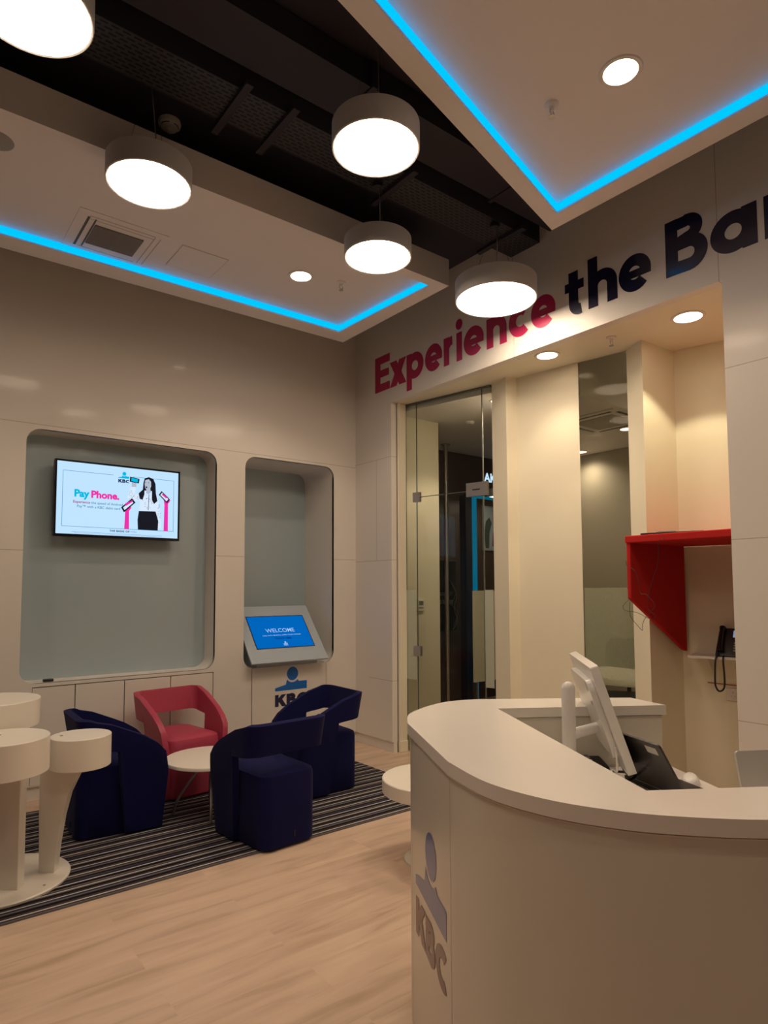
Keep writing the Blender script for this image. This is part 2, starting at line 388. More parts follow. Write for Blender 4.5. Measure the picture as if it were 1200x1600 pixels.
bm = NB(); box(bm, -4, 2.45, Y0+.28, Y0+.38, 0, CEILZ); box(bm, 2.35, X0+.02, Y0+.58, Y0+.68, 0, CEILZ); struct(fin('wall_back', bm, m_white))
# right wall: header, pillar side and left strip in one panelled sheet
fR = lambda u, v, d: (X0+d, u, v)
out = [(-4, .097), (1.62, .097), (1.62, HZ), (4.652, HZ), (4.652, .097), (Y0+.03, .097), (Y0+.03, CEILZ), (-4, CEILZ)]
bm = NB(); plate(bm, out, [], fR, 0, .07); struct(fin('wall_right', bm, m_wallR))
bm = NB(); box(bm, X0+.018, X0+.06, -4, 1.61, 0, .097); box(bm, X0+.018, X0+.06, 4.652, Y0+.05, 0, .097); struct(fin('baseboard_right', bm, m_white))
bm = NB(); box(bm, -4.1, -4, -4, 8, 0, CEILZ); struct(fin('wall_rear', bm, m_low_bounce))
bm = NB(); box(bm, -4, 9, -4.1, -4, 0, CEILZ); struct(fin('wall_front', bm, m_low_bounce))
# recess soffit
bm = NB(); prism(bm, [(X0+.07, 4.66), (X0+.07, 1.15), (4.95, 1.15), (4.95, 2.1), (4.62, 2.56), (4.30, 2.60), (4.14, 3.49), (4.11, 3.73), (3.92, 4.66)], HZ, HZ+.05); struct(fin('trim_4', bm, m_cream))
# jamb beside the glass door
bm = NB(); box(bm, X0+.07, 3.80, 4.640, 4.70, 0, HZ); box(bm, 3.80, 3.895, 4.625, 4.70, 0, HZ); box(bm, 3.803, 3.893, 4.615, 4.63, 0, .10); struct(fin('trim_5', bm, m_cream, bevel=.003))
# pillar and angled wall of the recess
bm = NB(); prism(bm, [(4.098, 3.714), (4.04, 3.504), (4.132, 3.468), (4.225, 2.93), (4.37, 3.07), (4.30, 3.55), (4.22, 3.74)], 0, HZ); struct(fin('wall_recess', bm, m_cream))
bm = NB(); prism(bm, [(4.289, 2.556), (4.192, 2.379), (4.589, 2.354), (4.66, 2.36), (4.62, 2.56)], 0, HZ); struct(fin('wall_column', bm, m_cream))
bm = NB(); prism(bm, [(4.589, 2.356), (4.667, 2.029), (4.86, 1.20), (4.96, 1.20), (4.76, 2.1), (4.68, 2.40)], 0, HZ); box(bm, X0+.07, 4.9, 1.12, 1.20, 0, HZ); struct(fin('wall_niche', bm, m_cream))
# rooms behind
bm = NB(); prism(bm, [(4.33, 3.62), (6.55, 5.10), (6.55, 5.22), (4.25, 3.72)], 0, 3.25); struct(fin('wall_partition', bm, m_white))
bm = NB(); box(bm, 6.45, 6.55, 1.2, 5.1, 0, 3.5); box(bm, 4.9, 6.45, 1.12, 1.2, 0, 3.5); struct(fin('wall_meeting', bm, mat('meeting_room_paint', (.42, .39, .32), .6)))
bm = NB(); prism(bm, [(4.30, 2.99), (4.33, 3.62), (6.5, 5.06), (6.5, 2.99)], 3.05, 3.12); box(bm, 4.32, 6.5, 1.15, 2.99, 3.5, 3.56); struct(fin('ceiling_meeting', bm, m_ceil))
bm = NB(); box(bm, 4.255, 6.45, 2.935, 2.995, 3.00, 3.5); struct(fin('trim_6', bm, m_white, bevel=.01))
bm = NB(); prism(bm, [(3.93, 4.60), (4.13, 3.76), (4.30, 3.76), (7.4, 5.9), (7.4, 6.3), (4.0, 6.3)], 3.2, 3.25); struct(fin('ceiling_lobby', bm, m_ceil))
bm = NB(); box(bm, 3.96, 4.47, 4.79, 6.4, 0, 3.2); struct(fin('wall_lobby', bm, m_cream))
bm = NB(); box(bm, 4.4, 7.6, 5.72, 5.8, 0, 3.2); struct(fin('wall_lobby_far', bm, mat('dark_brown_wall', (.10, .068, .052), .35)))
bm = NB(); box(bm, 4.47, 7.4, 5.705, 5.72, 0, .11); struct(fin('baseboard_lobby', bm, m_white))

# ================================================================== LOWERED CEILING PANELS with blue light coves
CD = .060
def raft(name, label, outer, inner, ztop, edges):
    t = thing(name, label, 'ceiling panel', (0, 0, 0))
    fz = lambda u, v, d: (u, v, d)
    bm = NB(); plate(bm, outer, [inner], fz, RAFTZ, ztop); fin('border', bm, m_ceil, t)
    bm = NB(); prism(bm, inner, RAFTZ+CD, ztop-.01); fin('inner_panel', bm, m_ceil, t)
    bm = NB(); n = len(inner)
    ctr = Vector((sum(p[0] for p in inner)/n, sum(p[1] for p in inner)/n))
    def ins(p, k):
        d = (ctr-Vector(p)); return Vector(p)+Vector((math.copysign(k, d.x), math.copysign(k, d.y)))
    for i in edges:
        a, b = inner[i], inner[(i+1) % n]
        a2, b2 = ins(a, .004), ins(b, .004)
        v = [bm.verts.new((p[0], p[1], z)) for z in (RAFTZ+.013, RAFTZ+CD-.0005) for p in (a2, b2)]
        bm.faces.new((v[0], v[1], v[3], v[2]))
    fin('light_strip', bm, m_led, t, solid=.003, off=0)
    return t
raft('ceiling_panel', 'dropped white ceiling panel with blue light line over the seating area', [(-4, 3.353), (3.252, 3.353), (3.248, 4.739), (-4, 4.739+.06)], [(-3.8, 3.44), (3.137, 3.44), (3.093, 4.572), (-3.8, 4.62)], 3.945, (1, 2))
raft('ceiling_panel', 'dropped white ceiling panel with blue light line over the reception desk', [(-4, .60), (3.246, 2.418), (3.252, -3.8), (-4, -3.8)], [(-3.6, .566), (3.124, 2.287), (3.124, -3.6), (-3.6, -3.6)], 3.945, (0, 1))

# ---- services in the dark ceiling void
t = thing('cable_tray', 'dark perforated cable tray running along the black ceiling void to the slogan wall', 'cable tray')
bm = NB(); box(bm, -4, X0, 2.90, 3.16, 4.04, 4.046); fin('tray_base', bm, m_tray, t)
bm = NB(); box(bm, -4, X0, 2.894, 2.90, 4.04, 4.215); box(bm, -4, X0, 3.16, 3.166, 4.04, 4.10); fin('tray_side', bm, m_dark, t)
for x in (1.35, 1.62, 2.45, 3.45):
    bm = NB(); box(bm, x, x+.04, 2.82, 3.26, 4.018, 4.038); fin('support_bracket', bm, m_dark, t)
t = thing('air_duct', 'black rectangular air duct in the dark ceiling void beside the desk ceiling panel', 'duct')
bm = NB(); box(bm, -4, X0, 2.52, 2.80, 4.08, 4.21); fin('duct_body', bm, m_dark, t)
for x in (-.6, .6, 1.9, 3.1):
    bm = NB(); box(bm, x, x+.03, 2.50, 2.82, 4.07, 4.212); fin('flange', bm, m_dark, t)

# ---- pendants
def pendant(c, R, zb, label, hgt, anchor=None):
    t = thing('pendant_lamp', label, 'lamp', (c[0], c[1], zb), 0, 'round drum pendants')
    bm = NB(); lathe(bm, [(R-.012, .004), (R-.004, 0), (R, .004), (R, hgt-.004), (R-.006, hgt), (0, hgt)], n=64); fin('drum_shade', bm, m_lamp, t, smooth=True)
    bm = NB(); lathe(bm, [(0, .002), (R-.012, .002), (R-.012, .008), (0, .008)], n=64); fin('diffuser', bm, m_pend, t)
    top = (anchor or CEILZ)-zb
    for k in range(3):
        a = 2*PI*k/3+.5
        bm = NB(); tube(bm, [(R*.55*math.cos(a), R*.55*math.sin(a), hgt), (.02*math.cos(a), .02*math.sin(a), top-.01)], .0012, 5); fin('suspension_wire', bm, m_chrome, t)
    bm = NB(); tube(bm, [(.03, 0, hgt), (.035, .02, hgt+(top-hgt)*.3), (0, -.02, hgt+(top-hgt)*.7), (0, 0, top-.01)], .003, 6, 6); fin('power_cord', bm, m_steel, t)
    bm = NB(); cyl(bm, (0, 0), .035, top-.025, top-.001, 20); fin('ceiling_rose', bm, m_black, t)
pendant((.344, 2.46), .21, 3.545, 'drum pendant at the top left corner, largest and nearest', .12)
pendant((1.014, 3.234), .21, 3.565, 'drum pendant hanging below the ceiling air grille, beside the smoke detector', .12)
pendant((1.79, 2.335), .21, 3.59, 'drum pendant in front of the black void, closest to the desk ceiling panel edge', .12)
pendant((2.37, 3.075), .21, 3.555, 'drum pendant overlapping the front corner of the seating ceiling panel', .12, 4.034)
pendant((3.29, 2.93), .28, 3.487, 'lowest drum pendant hanging in front of the pink slogan word', .14, 4.034)
pendant((-.2, 1.2), .21, 3.56, 'drum pendant behind the camera over the entrance floor', .12)  # unseen pendant, added for more room light

def downlight(x, y, z, label, R=.085, watt=SPOT_W, lens=m_lens, ang=125, group='recessed ceiling downlights', col=WARM, blend=.35):
    t = thing('downlight', label, 'ceiling light', (x, y, z), 0, group)
    bm = NB(); lathe(bm, [(R-.012, .0), (R-.010, -.006), (R+.006, -.006), (R+.01, 0)], n=40); fin('trim_ring', bm, m_white, t, smooth=True)
    bm = NB(); cyl(bm, (0, 0), R-.008, -.004, .0, 40); fin('lens', bm, lens, t)
    if watt:
        l = bpy.data.lights.new('spot', 'SPOT'); l.energy = watt; l.color = col; l.spot_size = math.radians(ang); l.spot_blend = blend; l.shadow_soft_size = .06
        o = link(bpy.data.objects.new('bulb', l)); o.parent = t; o.location = (0, 0, -.012)
PZ = RAFTZ+CD
downlight(2.363, 3.997, PZ, 'recessed downlight in the seating ceiling panel beside the sprinkler')
downlight(2.525, 1.494, PZ, 'recessed downlight in the desk ceiling panel inside the blue line', .085)
downlight(3.907, 2.977, HZ, 'recessed downlight in the wall recess soffit over the angled wall', .085, 13, ang=100, col=(1, .80, .54), blend=.6)
downlight(4.071, 1.983, HZ, 'recessed downlight in the wall recess soffit over the red phone hood', .095, 25, ang=103, col=(1, .86, .55), blend=.15)
for p, s in (((-.6, 4.0), 'left'), ((0.9, .2), 'near'), ((2.6, -.6), 'right'), ((-1.0, -1.2), 'rear')):  # unseen downlights, added to light the room from outside the frame
    downlight(p[0], p[1], PZ, 'recessed downlight outside the view, %s part of the lowered ceiling' % s)

def sprinkler(x, y, z, label):
    t = thing('sprinkler_head', label, 'sprinkler', (x, y, z), 0, 'ceiling sprinklers')
    bm = NB(); lathe(bm, [(0, 0), (.035, 0), (.032, -.008), (.014, -.014), (.010, -.03), (0, -.03)], n=20); fin('escutcheon', bm, m_white, t, smooth=True)
    bm = NB(); tube(bm, [(.010, 0, -.025), (.016, 0, -.04), (0, 0, -.058)], .0022, 6); tube(bm, [(-.010, 0, -.025), (-.016, 0, -.04), (0, 0, -.058)], .0022, 6); fin('frame_arm', bm, m_steel, t)
    bm = NB(); lathe(bm, [(0, -.058), (.017, -.059), (.017, -.062), (0, -.061)], n=16); fin('deflector', bm, m_steel, t)
sprinkler(2.654, 3.898, PZ, 'sprinkler head in the seating ceiling panel')
sprinkler(2.445, 1.808, PZ, 'sprinkler head in the desk ceiling panel near the blue line')
sprinkler(3.98, 2.483, HZ, 'sprinkler head in the recess soffit between two downlights')

# smoke detector
t = thing('smoke_detector', 'white domed smoke detector on the black ceiling above a pendant', 'smoke detector', (1.233, 3.583, CEILZ))
bm = NB(); lathe(bm, [(0, 0), (.062, 0), (.064, -.012), (.060, -.026), (.052, -.03), (.044, -.042), (.018, -.05), (.016, -.064), (0, -.068)], n=40); fin('housing', bm, m_white, t, smooth=True)
bm = NB(); lathe(bm, [(.0475, -.0365), (.0505, -.0325), (.0495, -.0305)], n=40)
bmesh.ops.delete(bm, geom=[f for f in bm.faces if int((math.atan2(f.calc_center_median().y, f.calc_center_median().x)+PI)/(PI/4)) % 2], context='FACES'); [0 for k in (0,)]; bm.free()
for k in range(4):
    bm = NB(); P_ = [(r*math.cos(math.radians(90*k+a)), r*math.sin(math.radians(90*k+a)), z) for r, z in ((.0478, -.0368), (.0508, -.0328)) for a in range(10, 71, 10)]
    V_ = [bm.verts.new(p) for p in P_]
    for i in range(6): bm.faces.new((V_[i], V_[i+1], V_[8+i], V_[7+i]))
    fin('vent_slot', bm, m_black, t, solid=.002, off=0)

# ceiling cassette, hatch, speaker
t = thing('air_grille', 'white ceiling air unit with dark louvred square grille in the seating ceiling panel', 'air conditioner', (1.14, 4.333, PZ))
bm = NB(); box(bm, -.27, .27, -.27, .27, -.0035, -.0005); fin('fascia', bm, m_ceil, t)
bm = NB(); box(bm, -.15, .15, -.128, .128, -.0095, -.0035); fin('grille_backing', bm, mat('grille_grey', (.16, .15, .14), .6), t)
bm = NB()
for i in range(20): box(bm, -.15, .15, -.125+i*.0128, -.120+i*.0128, -.012, -.0095)
fin('louvre_slats', bm, mat('slat_grey', (.30, .28, .26), .5), t)
for i, (a, b, c, d) in enumerate(((-.21, -.195, -.2, .2), (-.165, -.155, -.19, .19), (.20, .205, -.2, .2), (.235, .24, -.2, .2), (-.2, .2, -.215, -.21), (-.2, .2, -.18, -.176), (-.18, .18, .20, .204))):
    bm = NB(); box(bm, a, b, c, d, -.0048, -.0034); fin('air_slot', bm, mat('slot_dark', (.10, .09, .08) if i < 2 else (.50, .43, .39), .6), t)
t = thing('access_hatch', 'flush square access hatch in the seating ceiling panel right of the air grille', 'hatch', (1.68, 4.27, PZ))
bm = NB(); box(bm, -.165, .165, -.165, .165, -.0022, -.0006); fin('hatch_gap', bm, mat('gap_brown', (.55, .48, .44), .6), t)
bm = NB(); box(bm, -.161, .161, -.161, .161, -.003, -.002); fin('hatch_panel', bm, m_ceil, t)
t = thing('ceiling_speaker', 'round grey speaker grille in the seating ceiling panel at the left frame edge', 'speaker', (.385, 3.71, PZ))
bm = NB(); lathe(bm, [(0, -.006), (.075, -.006), (.085, 0)], n=40); fin('speaker_grille', bm, mat('speaker_mesh', (.33, .31, .29), .7), t, smooth=True)

# ================================================================== SLOGAN on the header
t = thing('wall_slogan', 'large pink and navy slogan lettering across the header above the glass door', 'sign')
fS = lambda u, v, d: (X0-.0015-d, u, v)
CAP = .345
def word(wd, ys, m, base):
    for ch, (ya, yb) in zip(wd, ys):
        S, ad = strokes(ch, .222)
        ext = {'E': .60, 'x': .62+.0, 'p': .70, 'e': .70, 'r': .42, 'i': .235, 'n': .64, 'c': .62, 't': .47, 'h': .64, 'B': .70, 'a': .70, 'k': .64}[ch]
        sx = (ya-yb)/(ext*CAP)
        bm = NB(); put_strokes(bm, S, lambda u, v, d: (X0-.0015-d, ya-(u), v), 0, base, CAP, 0., sx); flat('letter', bm, m, t)
word('Experience', [(4.895, 4.665), (4.66, 4.43), (4.42, 4.185), (4.165, 3.945), (3.925, 3.795), (3.77, 3.70), (3.685, 3.46), (3.43, 3.225), (3.20, 3.0), (2.985, 2.765)], m_sig_pink, 3.393)
word('the', [(2.69, 2.525), (2.495, 2.28), (2.265, 2.04)], m_sig_navy, 3.393)
word('Bank', [(1.945, 1.70), (1.675, 1.42), (1.385, 1.17), (1.13, .91)], m_sig_navy, 3.393)

# ================================================================== CUPBOARDS under the wide niche
xs = [.884, 1.172, 1.527, 1.889, 2.252]
bm = NB(); box(bm, .884, 2.252, Y0+.022, Y0+.026, .102, .80); struct(fin('trim_7', bm, mat('gap_dark', (.05, .04, .03), .8)))
lab = ['low white wall cupboard behind the high tables, leftmost', 'low white wall cupboard between the high tables and the left navy chair', 'low white wall cupboard left of the pink chair', 'low white wall cupboard directly behind the pink chair']
for i in range(4):
    t = thing('wall_cupboard', lab[i], 'cupboard', ((xs[i]+xs[i+1])/2, Y0+.02, .102), 0, 'cupboards under the television niche')
    h = (xs[i+1]-xs[i])/2
    bm = NB(); box(bm, -h+.0035, h-.0035, -.018, .0, .002, .691); fin('door', bm, m_white, t, bevel=.001)

# ================================================================== TELEVISION
t = thing('television', 'slim wall television with pink and blue advert in the wide niche', 'television', (1.49, Y0+.10, 2.2))
fT = lambda u, v, d: (u, -.012-d, v)
W2, H2 = .480, .294
bm = NB(); box(bm, -W2, W2, -.01, .045, -H2, H2); fin('casing', bm, m_black, t, bevel=.004)
bm = NB(); plate(bm, [(-W2, -H2), (W2, -H2), (W2, H2), (-W2, H2)], [[(-W2+.014, -H2+.02), (W2-.014, -H2+.02), (W2-.014, H2-.014), (-W2+.014, H2-.014)]], fT, 0, .004); fin('bezel', bm, m_gloss_black, t)
bm = NB(); box(bm, -.2, .2, .045, .123, -.15, .15); fin('wall_bracket', bm, m_black, t)
sx0, sx1, sz0, sz1 = -W2+.014, W2-.014, -H2+.02, H2-.014
bm = NB(); poly(bm, [(sx0, sz0), (sx1, sz0), (sx1, sz1), (sx0, sz1)], fT, -.0012); scr = flat('screen', bm, emat('screen_pale_blue', (.48, .70, .94), .68), t)
em = lambda n, c, s=.68: emat('screen_'+n, c, s)
e_teal, e_pink, e_navy, e_cyan = em('teal', (.03, .22, .33)), em('magenta', (.75, .03, .35)), em('ink', (.012, .03, .09)), em('cyan', (.0, .45, .70))
e_wht, e_blk, e_skin, e_grey, e_plum = em('white', (.62, .74, .90)), em('black', (.010, .010, .016)), em('face', (.40, .46, .56)), em('print', (.12, .15, .20)), em('plum', (.35, .02, .15))
def SC(x, y): # picture fractions of the screen: x to the right, y down
    return (sx0+(sx1-sx0)*x, sz1-(sz1-sz0)*y)
def spoly(name, pts, m, lay): bm = NB(); poly(bm, [SC(*p) for p in pts], fT, .0003+lay*.0004); return flat(name, bm, m, scr)
def sline(pts, wd, m, lay, name='picture_line'):
    bm = NB()
    for a, b in zip(pts, pts[1:]):
        a, b = Vector(SC(*a)), Vector(SC(*b)); n = (b-a).normalized(); n = Vector((-n.y, n.x))*wd/2
        poly(bm, [a+n, b+n, b-n, a-n], fT, .0003+lay*.0004)
    return flat(name, bm, m, scr)
sline([(.44, .125), (.045, .125), (.045, .895), (.96, .895), (.96, .125), (.60, .125)], .003, e_teal, 0, 'picture_frame')
g = link(bpy.data.objects.new('emblem', None)); g.parent = t
kbc(lambda u, v, d: (u, -.0128-d, v), scr, SC(.478, .225)[0], SC(.478, .225)[1], .085, e_cyan, e_navy)
bpy.data.objects.remove(g)
kw = dict(bold=.018)
text_mesh('headline_text', 'Pay', .077, fT, e_cyan, scr, *SC(.132, .475), bold=.045, d=.0006)
text_mesh('headline_text', 'Phone.', .077, fT, e_pink, scr, *SC(.262, .475), bold=.045, d=.0006)
text_mesh('caption_text', 'Experience', .0275, fT, e_plum, scr, *SC(.125, .565), bold=.02, d=.0006)
text_mesh('caption_text', 'the speed of Android', .0275, fT, e_teal, scr, *SC(.266, .565), bold=.008, d=.0006)
text_mesh('caption_text', 'Pay\u2122 with a KBC debit card', .0275, fT, e_teal, scr, *SC(.155, .625), bold=.008, d=.0006)
text_mesh('tagline_text', 'THE BANK OF', .022, fT, e_navy, scr, *SC(.415, .945), bold=.03, d=.0006, sp=1.12)
text_mesh('tagline_text', 'YOU', .022, fT, e_teal, scr, *SC(.585, .945), bold=.0, d=.0006, sp=1.12)
sline([(.12, .968), (.86, .975)], .0022, e_teal, 0, 'small_print'); sline([(.14, .985), (.80, .99)], .0015, e_grey, 0, 'small_print')
# the woman of the advert
spoly('picture_skirt', [(.655, .62), (.80, .61), (.825, .75), (.822, .893), (.65, .893), (.645, .75)], e_blk, 2)
spoly('picture_blouse', [(.655, .625), (.665, .50), (.66, .46), (.60, .475), (.555, .44), (.585, .26), (.625, .265), (.615, .39), (.68, .33), (.72, .315), (.77, .33), (.815, .37), (.835, .55), (.845, .75), (.85, .86), (.815, .87), (.81, .74), (.80, .62)], e_wht, 1)
spoly('picture_hair', [(.70, .13), (.735, .105), (.775, .125), (.795, .20), (.80, .34), (.815, .45), (.785, .50), (.765, .44), (.765, .31), (.70, .31), (.70, .37), (.685, .45), (.66, .44), (.65, .36), (.685, .30), (.69, .19)], e_blk, 3)
spoly('picture_face', [(.705, .155), (.735, .135), (.755, .17), (.757, .24), (.745, .29), (.72, .305), (.705, .27), (.70, .21)], e_skin, 4)
spoly('picture_neck', [(.715, .29), (.75, .27), (.755, .33), (.735, .36), (.715, .34)], e_skin, 4)
spoly('picture_mouth', [(.708, .252), (.722, .246), (.724, .268), (.711, .272)], e_blk, 5)
sline([(.704, .195), (.716, .19)], .003, e_blk, 5, 'picture_eye'); sline([(.728, .19), (.742, .192)], .003, e_blk, 5, 'picture_eye')
sline([(.74, .36), (.735, .60)], .004, e_blk, 5, 'picture_placket')
random.seed(9)
for cx, cy, rx, ry, n in ((.59, .40, .025, .09, 16), (.73, .46, .05, .12, 26), (.825, .62, .014, .16, 16), (.63, .43, .03, .03, 8)):
    for k in range(n):
        a, r = random.uniform(0, 6.28), math.sqrt(random.random()); x, y = cx+rx*r*math.cos(a), cy+ry*r*math.sin(a)
        sline([(x, y), (x+.008, y-.012)], .0022, e_grey, 6, 'blouse_print')
spoly('picture_hand', [(.59, .20), (.63, .20), (.63, .27), (.59, .275)], e_skin, 2)
spoly('picture_phone', [(.575, .125), (.655, .145), (.650, .215), (.572, .20)], e_blk, 6); spoly('picture_phone_screen', [(.588, .14), (.643, .153), (.639, .20), (.585, .19)], e_cyan, 7)
for dx, top in ((.547, .60), (.885, .45)):
    spoly('picture_arm', [(dx-.012, .893), (dx+.027, .893), (dx+.025, top+.03), (dx+.045, top-.02), (dx+.02, top-.08), (dx-.018, top-.05), (dx-.008, top+.05)], e_pink, 3)
spoly('picture_phone', [(.505, .585), (.595, .44), (.625, .50), (.53, .655)], e_blk, 4); spoly('picture_phone_screen', [(.522, .585), (.59, .475), (.607, .505), (.535, .62)], e_wht, 5); spoly('picture_fingers', [(.54, .52), (.60, .47), (.60, .49), (.545, .56)], e_pink, 6)
spoly('picture_phone', [(.825, .355), (.85, .295), (.925, .41), (.90, .475)], e_blk, 4); spoly('picture_phone_screen', [(.838, .355), (.855, .32), (.912, .41), (.895, .445)], e_wht, 5); spoly('picture_fingers', [(.86, .33), (.905, .39), (.89, .40), (.85, .35)], e_pink, 6)

# small black tray on the sill
bm = NB(); prism(bm, rrect(-.035, .035, -.022, .022, .01, 3), 0, .018); o = fin('pen_tray', bm, m_black, bevel=.003); o.location = (1.0, Y0+.07, .8255); tag(o, 'small black plastic tray lying on the sill of the television niche', 'tray')

# ================================================================== KIOSK
t = thing('info_kiosk', 'built-in kiosk with slanted blue welcome screen in the narrow niche', 'kiosk', (2.997, Y0, 0))
bm = NB(); box(bm, -.384, .384, -.004, .40, .06, .80); fin('cabinet', bm, m_white, t, bevel=.002)
bm = NB(); box(bm, -.387, .387, .012, .3, .0, .06); fin('plinth', bm, m_white, t)
P0 = Vector((0, -.13, .853)); P1 = Vector((0, .285, 1.337)); ev = (P1-P0).normalized(); nv = Vector((0, -ev.z, ev.y)); LK = (P1-P0).length
fK = lambda u, v, d: Vector((u-.058, 0, 0))+P0+ev*v+nv*d
KW = .392
bm = NB(); plate(bm, [(-KW, 0), (KW, 0), (KW, LK), (-KW, LK)], [], fK, -.02, 0); fin('screen_housing', bm, m_kiosk, t, bevel=.003)
bm = NB(); prism(bm, [(0, 0)]*0 or rrect(-KW+.05, KW-.10, -.0, .285, .002, 2), .80, .852)
fin('neck', bm, m_kiosk, t)
bm = NB()
for sx_ in (-KW+.05, KW-.12):
    v = [bm.verts.new((sx_, *p)) for p in ((-.06, .852), (.27, .852), (.27, 1.27), (-.06, .905))]; bm.faces.new(v)
    fin('side_cheek', bm, m_kiosk, t, solid=.006, off=0); bm = NB()
bm.free()
u0, u1, v0, v1 = -.291, .296, .155, .51
bm = NB(); poly(bm, [(u0-.008, v0-.008), (u1+.008, v0-.008), (u1+.008, v1+.008), (u0-.008, v1+.008)], fK, .001); flat('screen_bezel', bm, m_gloss_black, t)
bm = NB(); poly(bm, [(u0, v0), (u1, v0), (u1, v1), (u0, v1)], fK, .0018); ks = flat('screen', bm, emat('kiosk_blue', (.0, .115, .44), .68), t)
ek = emat('kiosk_white', (.30, .48, .78), .7); ekn = emat('kiosk_navy', (.0, .02, .2), .6)
um = (u0+u1)/2
text_mesh('welcome_text', 'WELCOME', .062, fK, ek, ks, um, .325, align='CENTER', d=.0025, bold=.005)
text_mesh('caption_text', 'CALL INTO BRANCH, OPEN TOUR CORNER', .020, fK, ek, ks, um, .285, align='CENTER', d=.0025)
text_mesh('button_text', 'TOUCH HERE', .028, fK, ekn, ks, um, .245, align='CENTER', d=.0025, bold=.02)
kbc(lambda u, v, d: fK(u, v, .0025+d), ks, um-.02, .172, .045, ek, ek)
fB = lambda u, v, d: (u, -.0055-d, v)
kbc(fB, t, 2.838-2.997, .437, .333, m_kblue, m_knavy)

# ================================================================== RUG
bm = NB(); box(bm, -1.2, 3.30, 3.395, 4.957, .0005, .008); tag(fin('striped_rug', bm, rug_mat()), 'dark grey and white striped rectangular rug under the lounge chairs', 'rug')

# ================================================================== LOUNGE CHAIRS
def shell_mesh(bm):
    # plan path of the wrap-around band, right arm front -> back -> left arm front (local: forward = +Y)
    path = []
    fr, bk, wd, rc = .235, -.25, .252, .085
    for i in range(9): path.append((wd, fr-(fr-(bk+rc))*i/8))
    for i in range(1, 7): a = math.radians(-90*i/6); path.append((wd-rc+rc*math.cos(a), bk+rc+rc*math.sin(a)))
    nb = 6
    for i in range(1, nb+1): path.append(((wd-rc)-(wd-rc)*i/nb, bk))
    full = path+[(-x, y) for x, y in path[:-1]][::-1]
    NV = 10; grid = []
    for x, y in full:
        s = (fr-y)/(fr-bk)                      # 0 front, 1 back
        ztop = .50+.215*min(1, s*1.12)**.85
        if s < .06: ztop -= .02
        # lower edge: floor for the front part, then rises to the floating back band
        k = min(1, max(0, (s-.52)/.10)); k = k*k*(3-2*k)
        zbot = .012+(.47+.055*s)*k if k > 0 else .012
        row = []
        for j in range(NV+1):
            z = zbot+(ztop-zbot)*j/NV
            hz = max(0, z-.40)/.32
            lean = .055*hz*s*s                   # back leans out
            flare = .028*max(0, z-.3)/.4
            sx = 1+flare/.252-.11*max(0, .45-z)/.45
            fy = y
            if s > .75: fy = y-lean
            elif s < .3: fy = y-(.035*max(0, z-.35)/.2+.03*max(0, .35-z)/.35)*(1-s/.3)
            row.append(bm.verts.new((x*sx, fy, z)))
        grid.append(row)
    for a, b in zip(grid, grid[1:]):
        for j in range(NV): bm.faces.new((a[j], b[j], b[j+1], a[j+1]))
def pouf(bm, w0, w1, y0, y1, z0, z1, r=.07):
    # rounded tapered block, back narrower than front
    loops = []
    for z, g in ((z0, .012), (z0+.015, 0), (z1*.5, 0), (z1-.035, 0), (z1-.012, .006), (z1-.002, .022), (z1+.006, .05), (z1+.010, .10)):
        pts = rrect(-1, 1, 0, 1, .0001, 1)
        L = []
        base = rrect(-w1, w1, y0, y1, r, 5)
        for x, y in base:
            t_ = (y-y0)/(y1-y0); k = (w0+(w1-w0)*t_)/w1
            cx, cy = 0, (y0+y1)/2; fx = (w1-g)/w1; fy = ((y1-y0)/2-g)/((y1-y0)/2)
            L.append(bm.verts.new((x*k*fx, cy+(y-cy)*fy, z)))
        loops.append(L)
    n = len(loops[0]); bm.faces.new(loops[0][::-1]); bm.faces.new(loops[-1])
    for a, b in zip(loops, loops[1:]):
        for i in range(n): bm.faces.new((a[i], a[(i+1) % n], b[(i+1) % n], b[i]))
def make_chair(m, label, loc, rz, group=None):
    t = thing('lounge_chair', label, 'chair', loc, rz, group)
    bm = NB(); pouf(bm, .185, .205, -.285, .232, .002, .427); fin('seat', bm, m, t, smooth=True)
    bm = NB(); shell_mesh(bm); fin('wraparound_back', bm, m, t, solid=.042, off=-1, bevel=.012, seg=3)
    bm = NB(); box(bm, .02, .028, -.288, -.284, .05, .085); fin('fabric_tag', bm, m_black, t)
    return t
RZ = .008
pk = make_chair(m_pink, 'pink-red leather lounge chair with open back, facing the small round table', (1.825, 4.80, RZ), PI+math.radians(6))
nv1 = make_chair(m_navy, 'navy lounge chair seen from behind, nearest to the wooden floor edge', (1.915, 3.64, RZ), math.radians(4), 'navy lounge chairs')
def copy_tree(o, loc, rz, label):
    r = o.copy(); sc.collection.objects.link(r); r.location = loc; r.rotation_euler = (0, 0, rz); r['label'] = label
    for ch in o.children:
        c = ch.copy(); sc.collection.objects.link(c); c.parent = r
    return r
copy_tree(nv1, (1.25, 4.35, RZ), math.radians(-92), 'navy lounge chair behind the white high tables, on the left of the round table')
copy_tree(nv1, (2.605, 4.20, RZ), math.radians(88), 'navy lounge chair in front of the kiosk emblem, right of the round table')

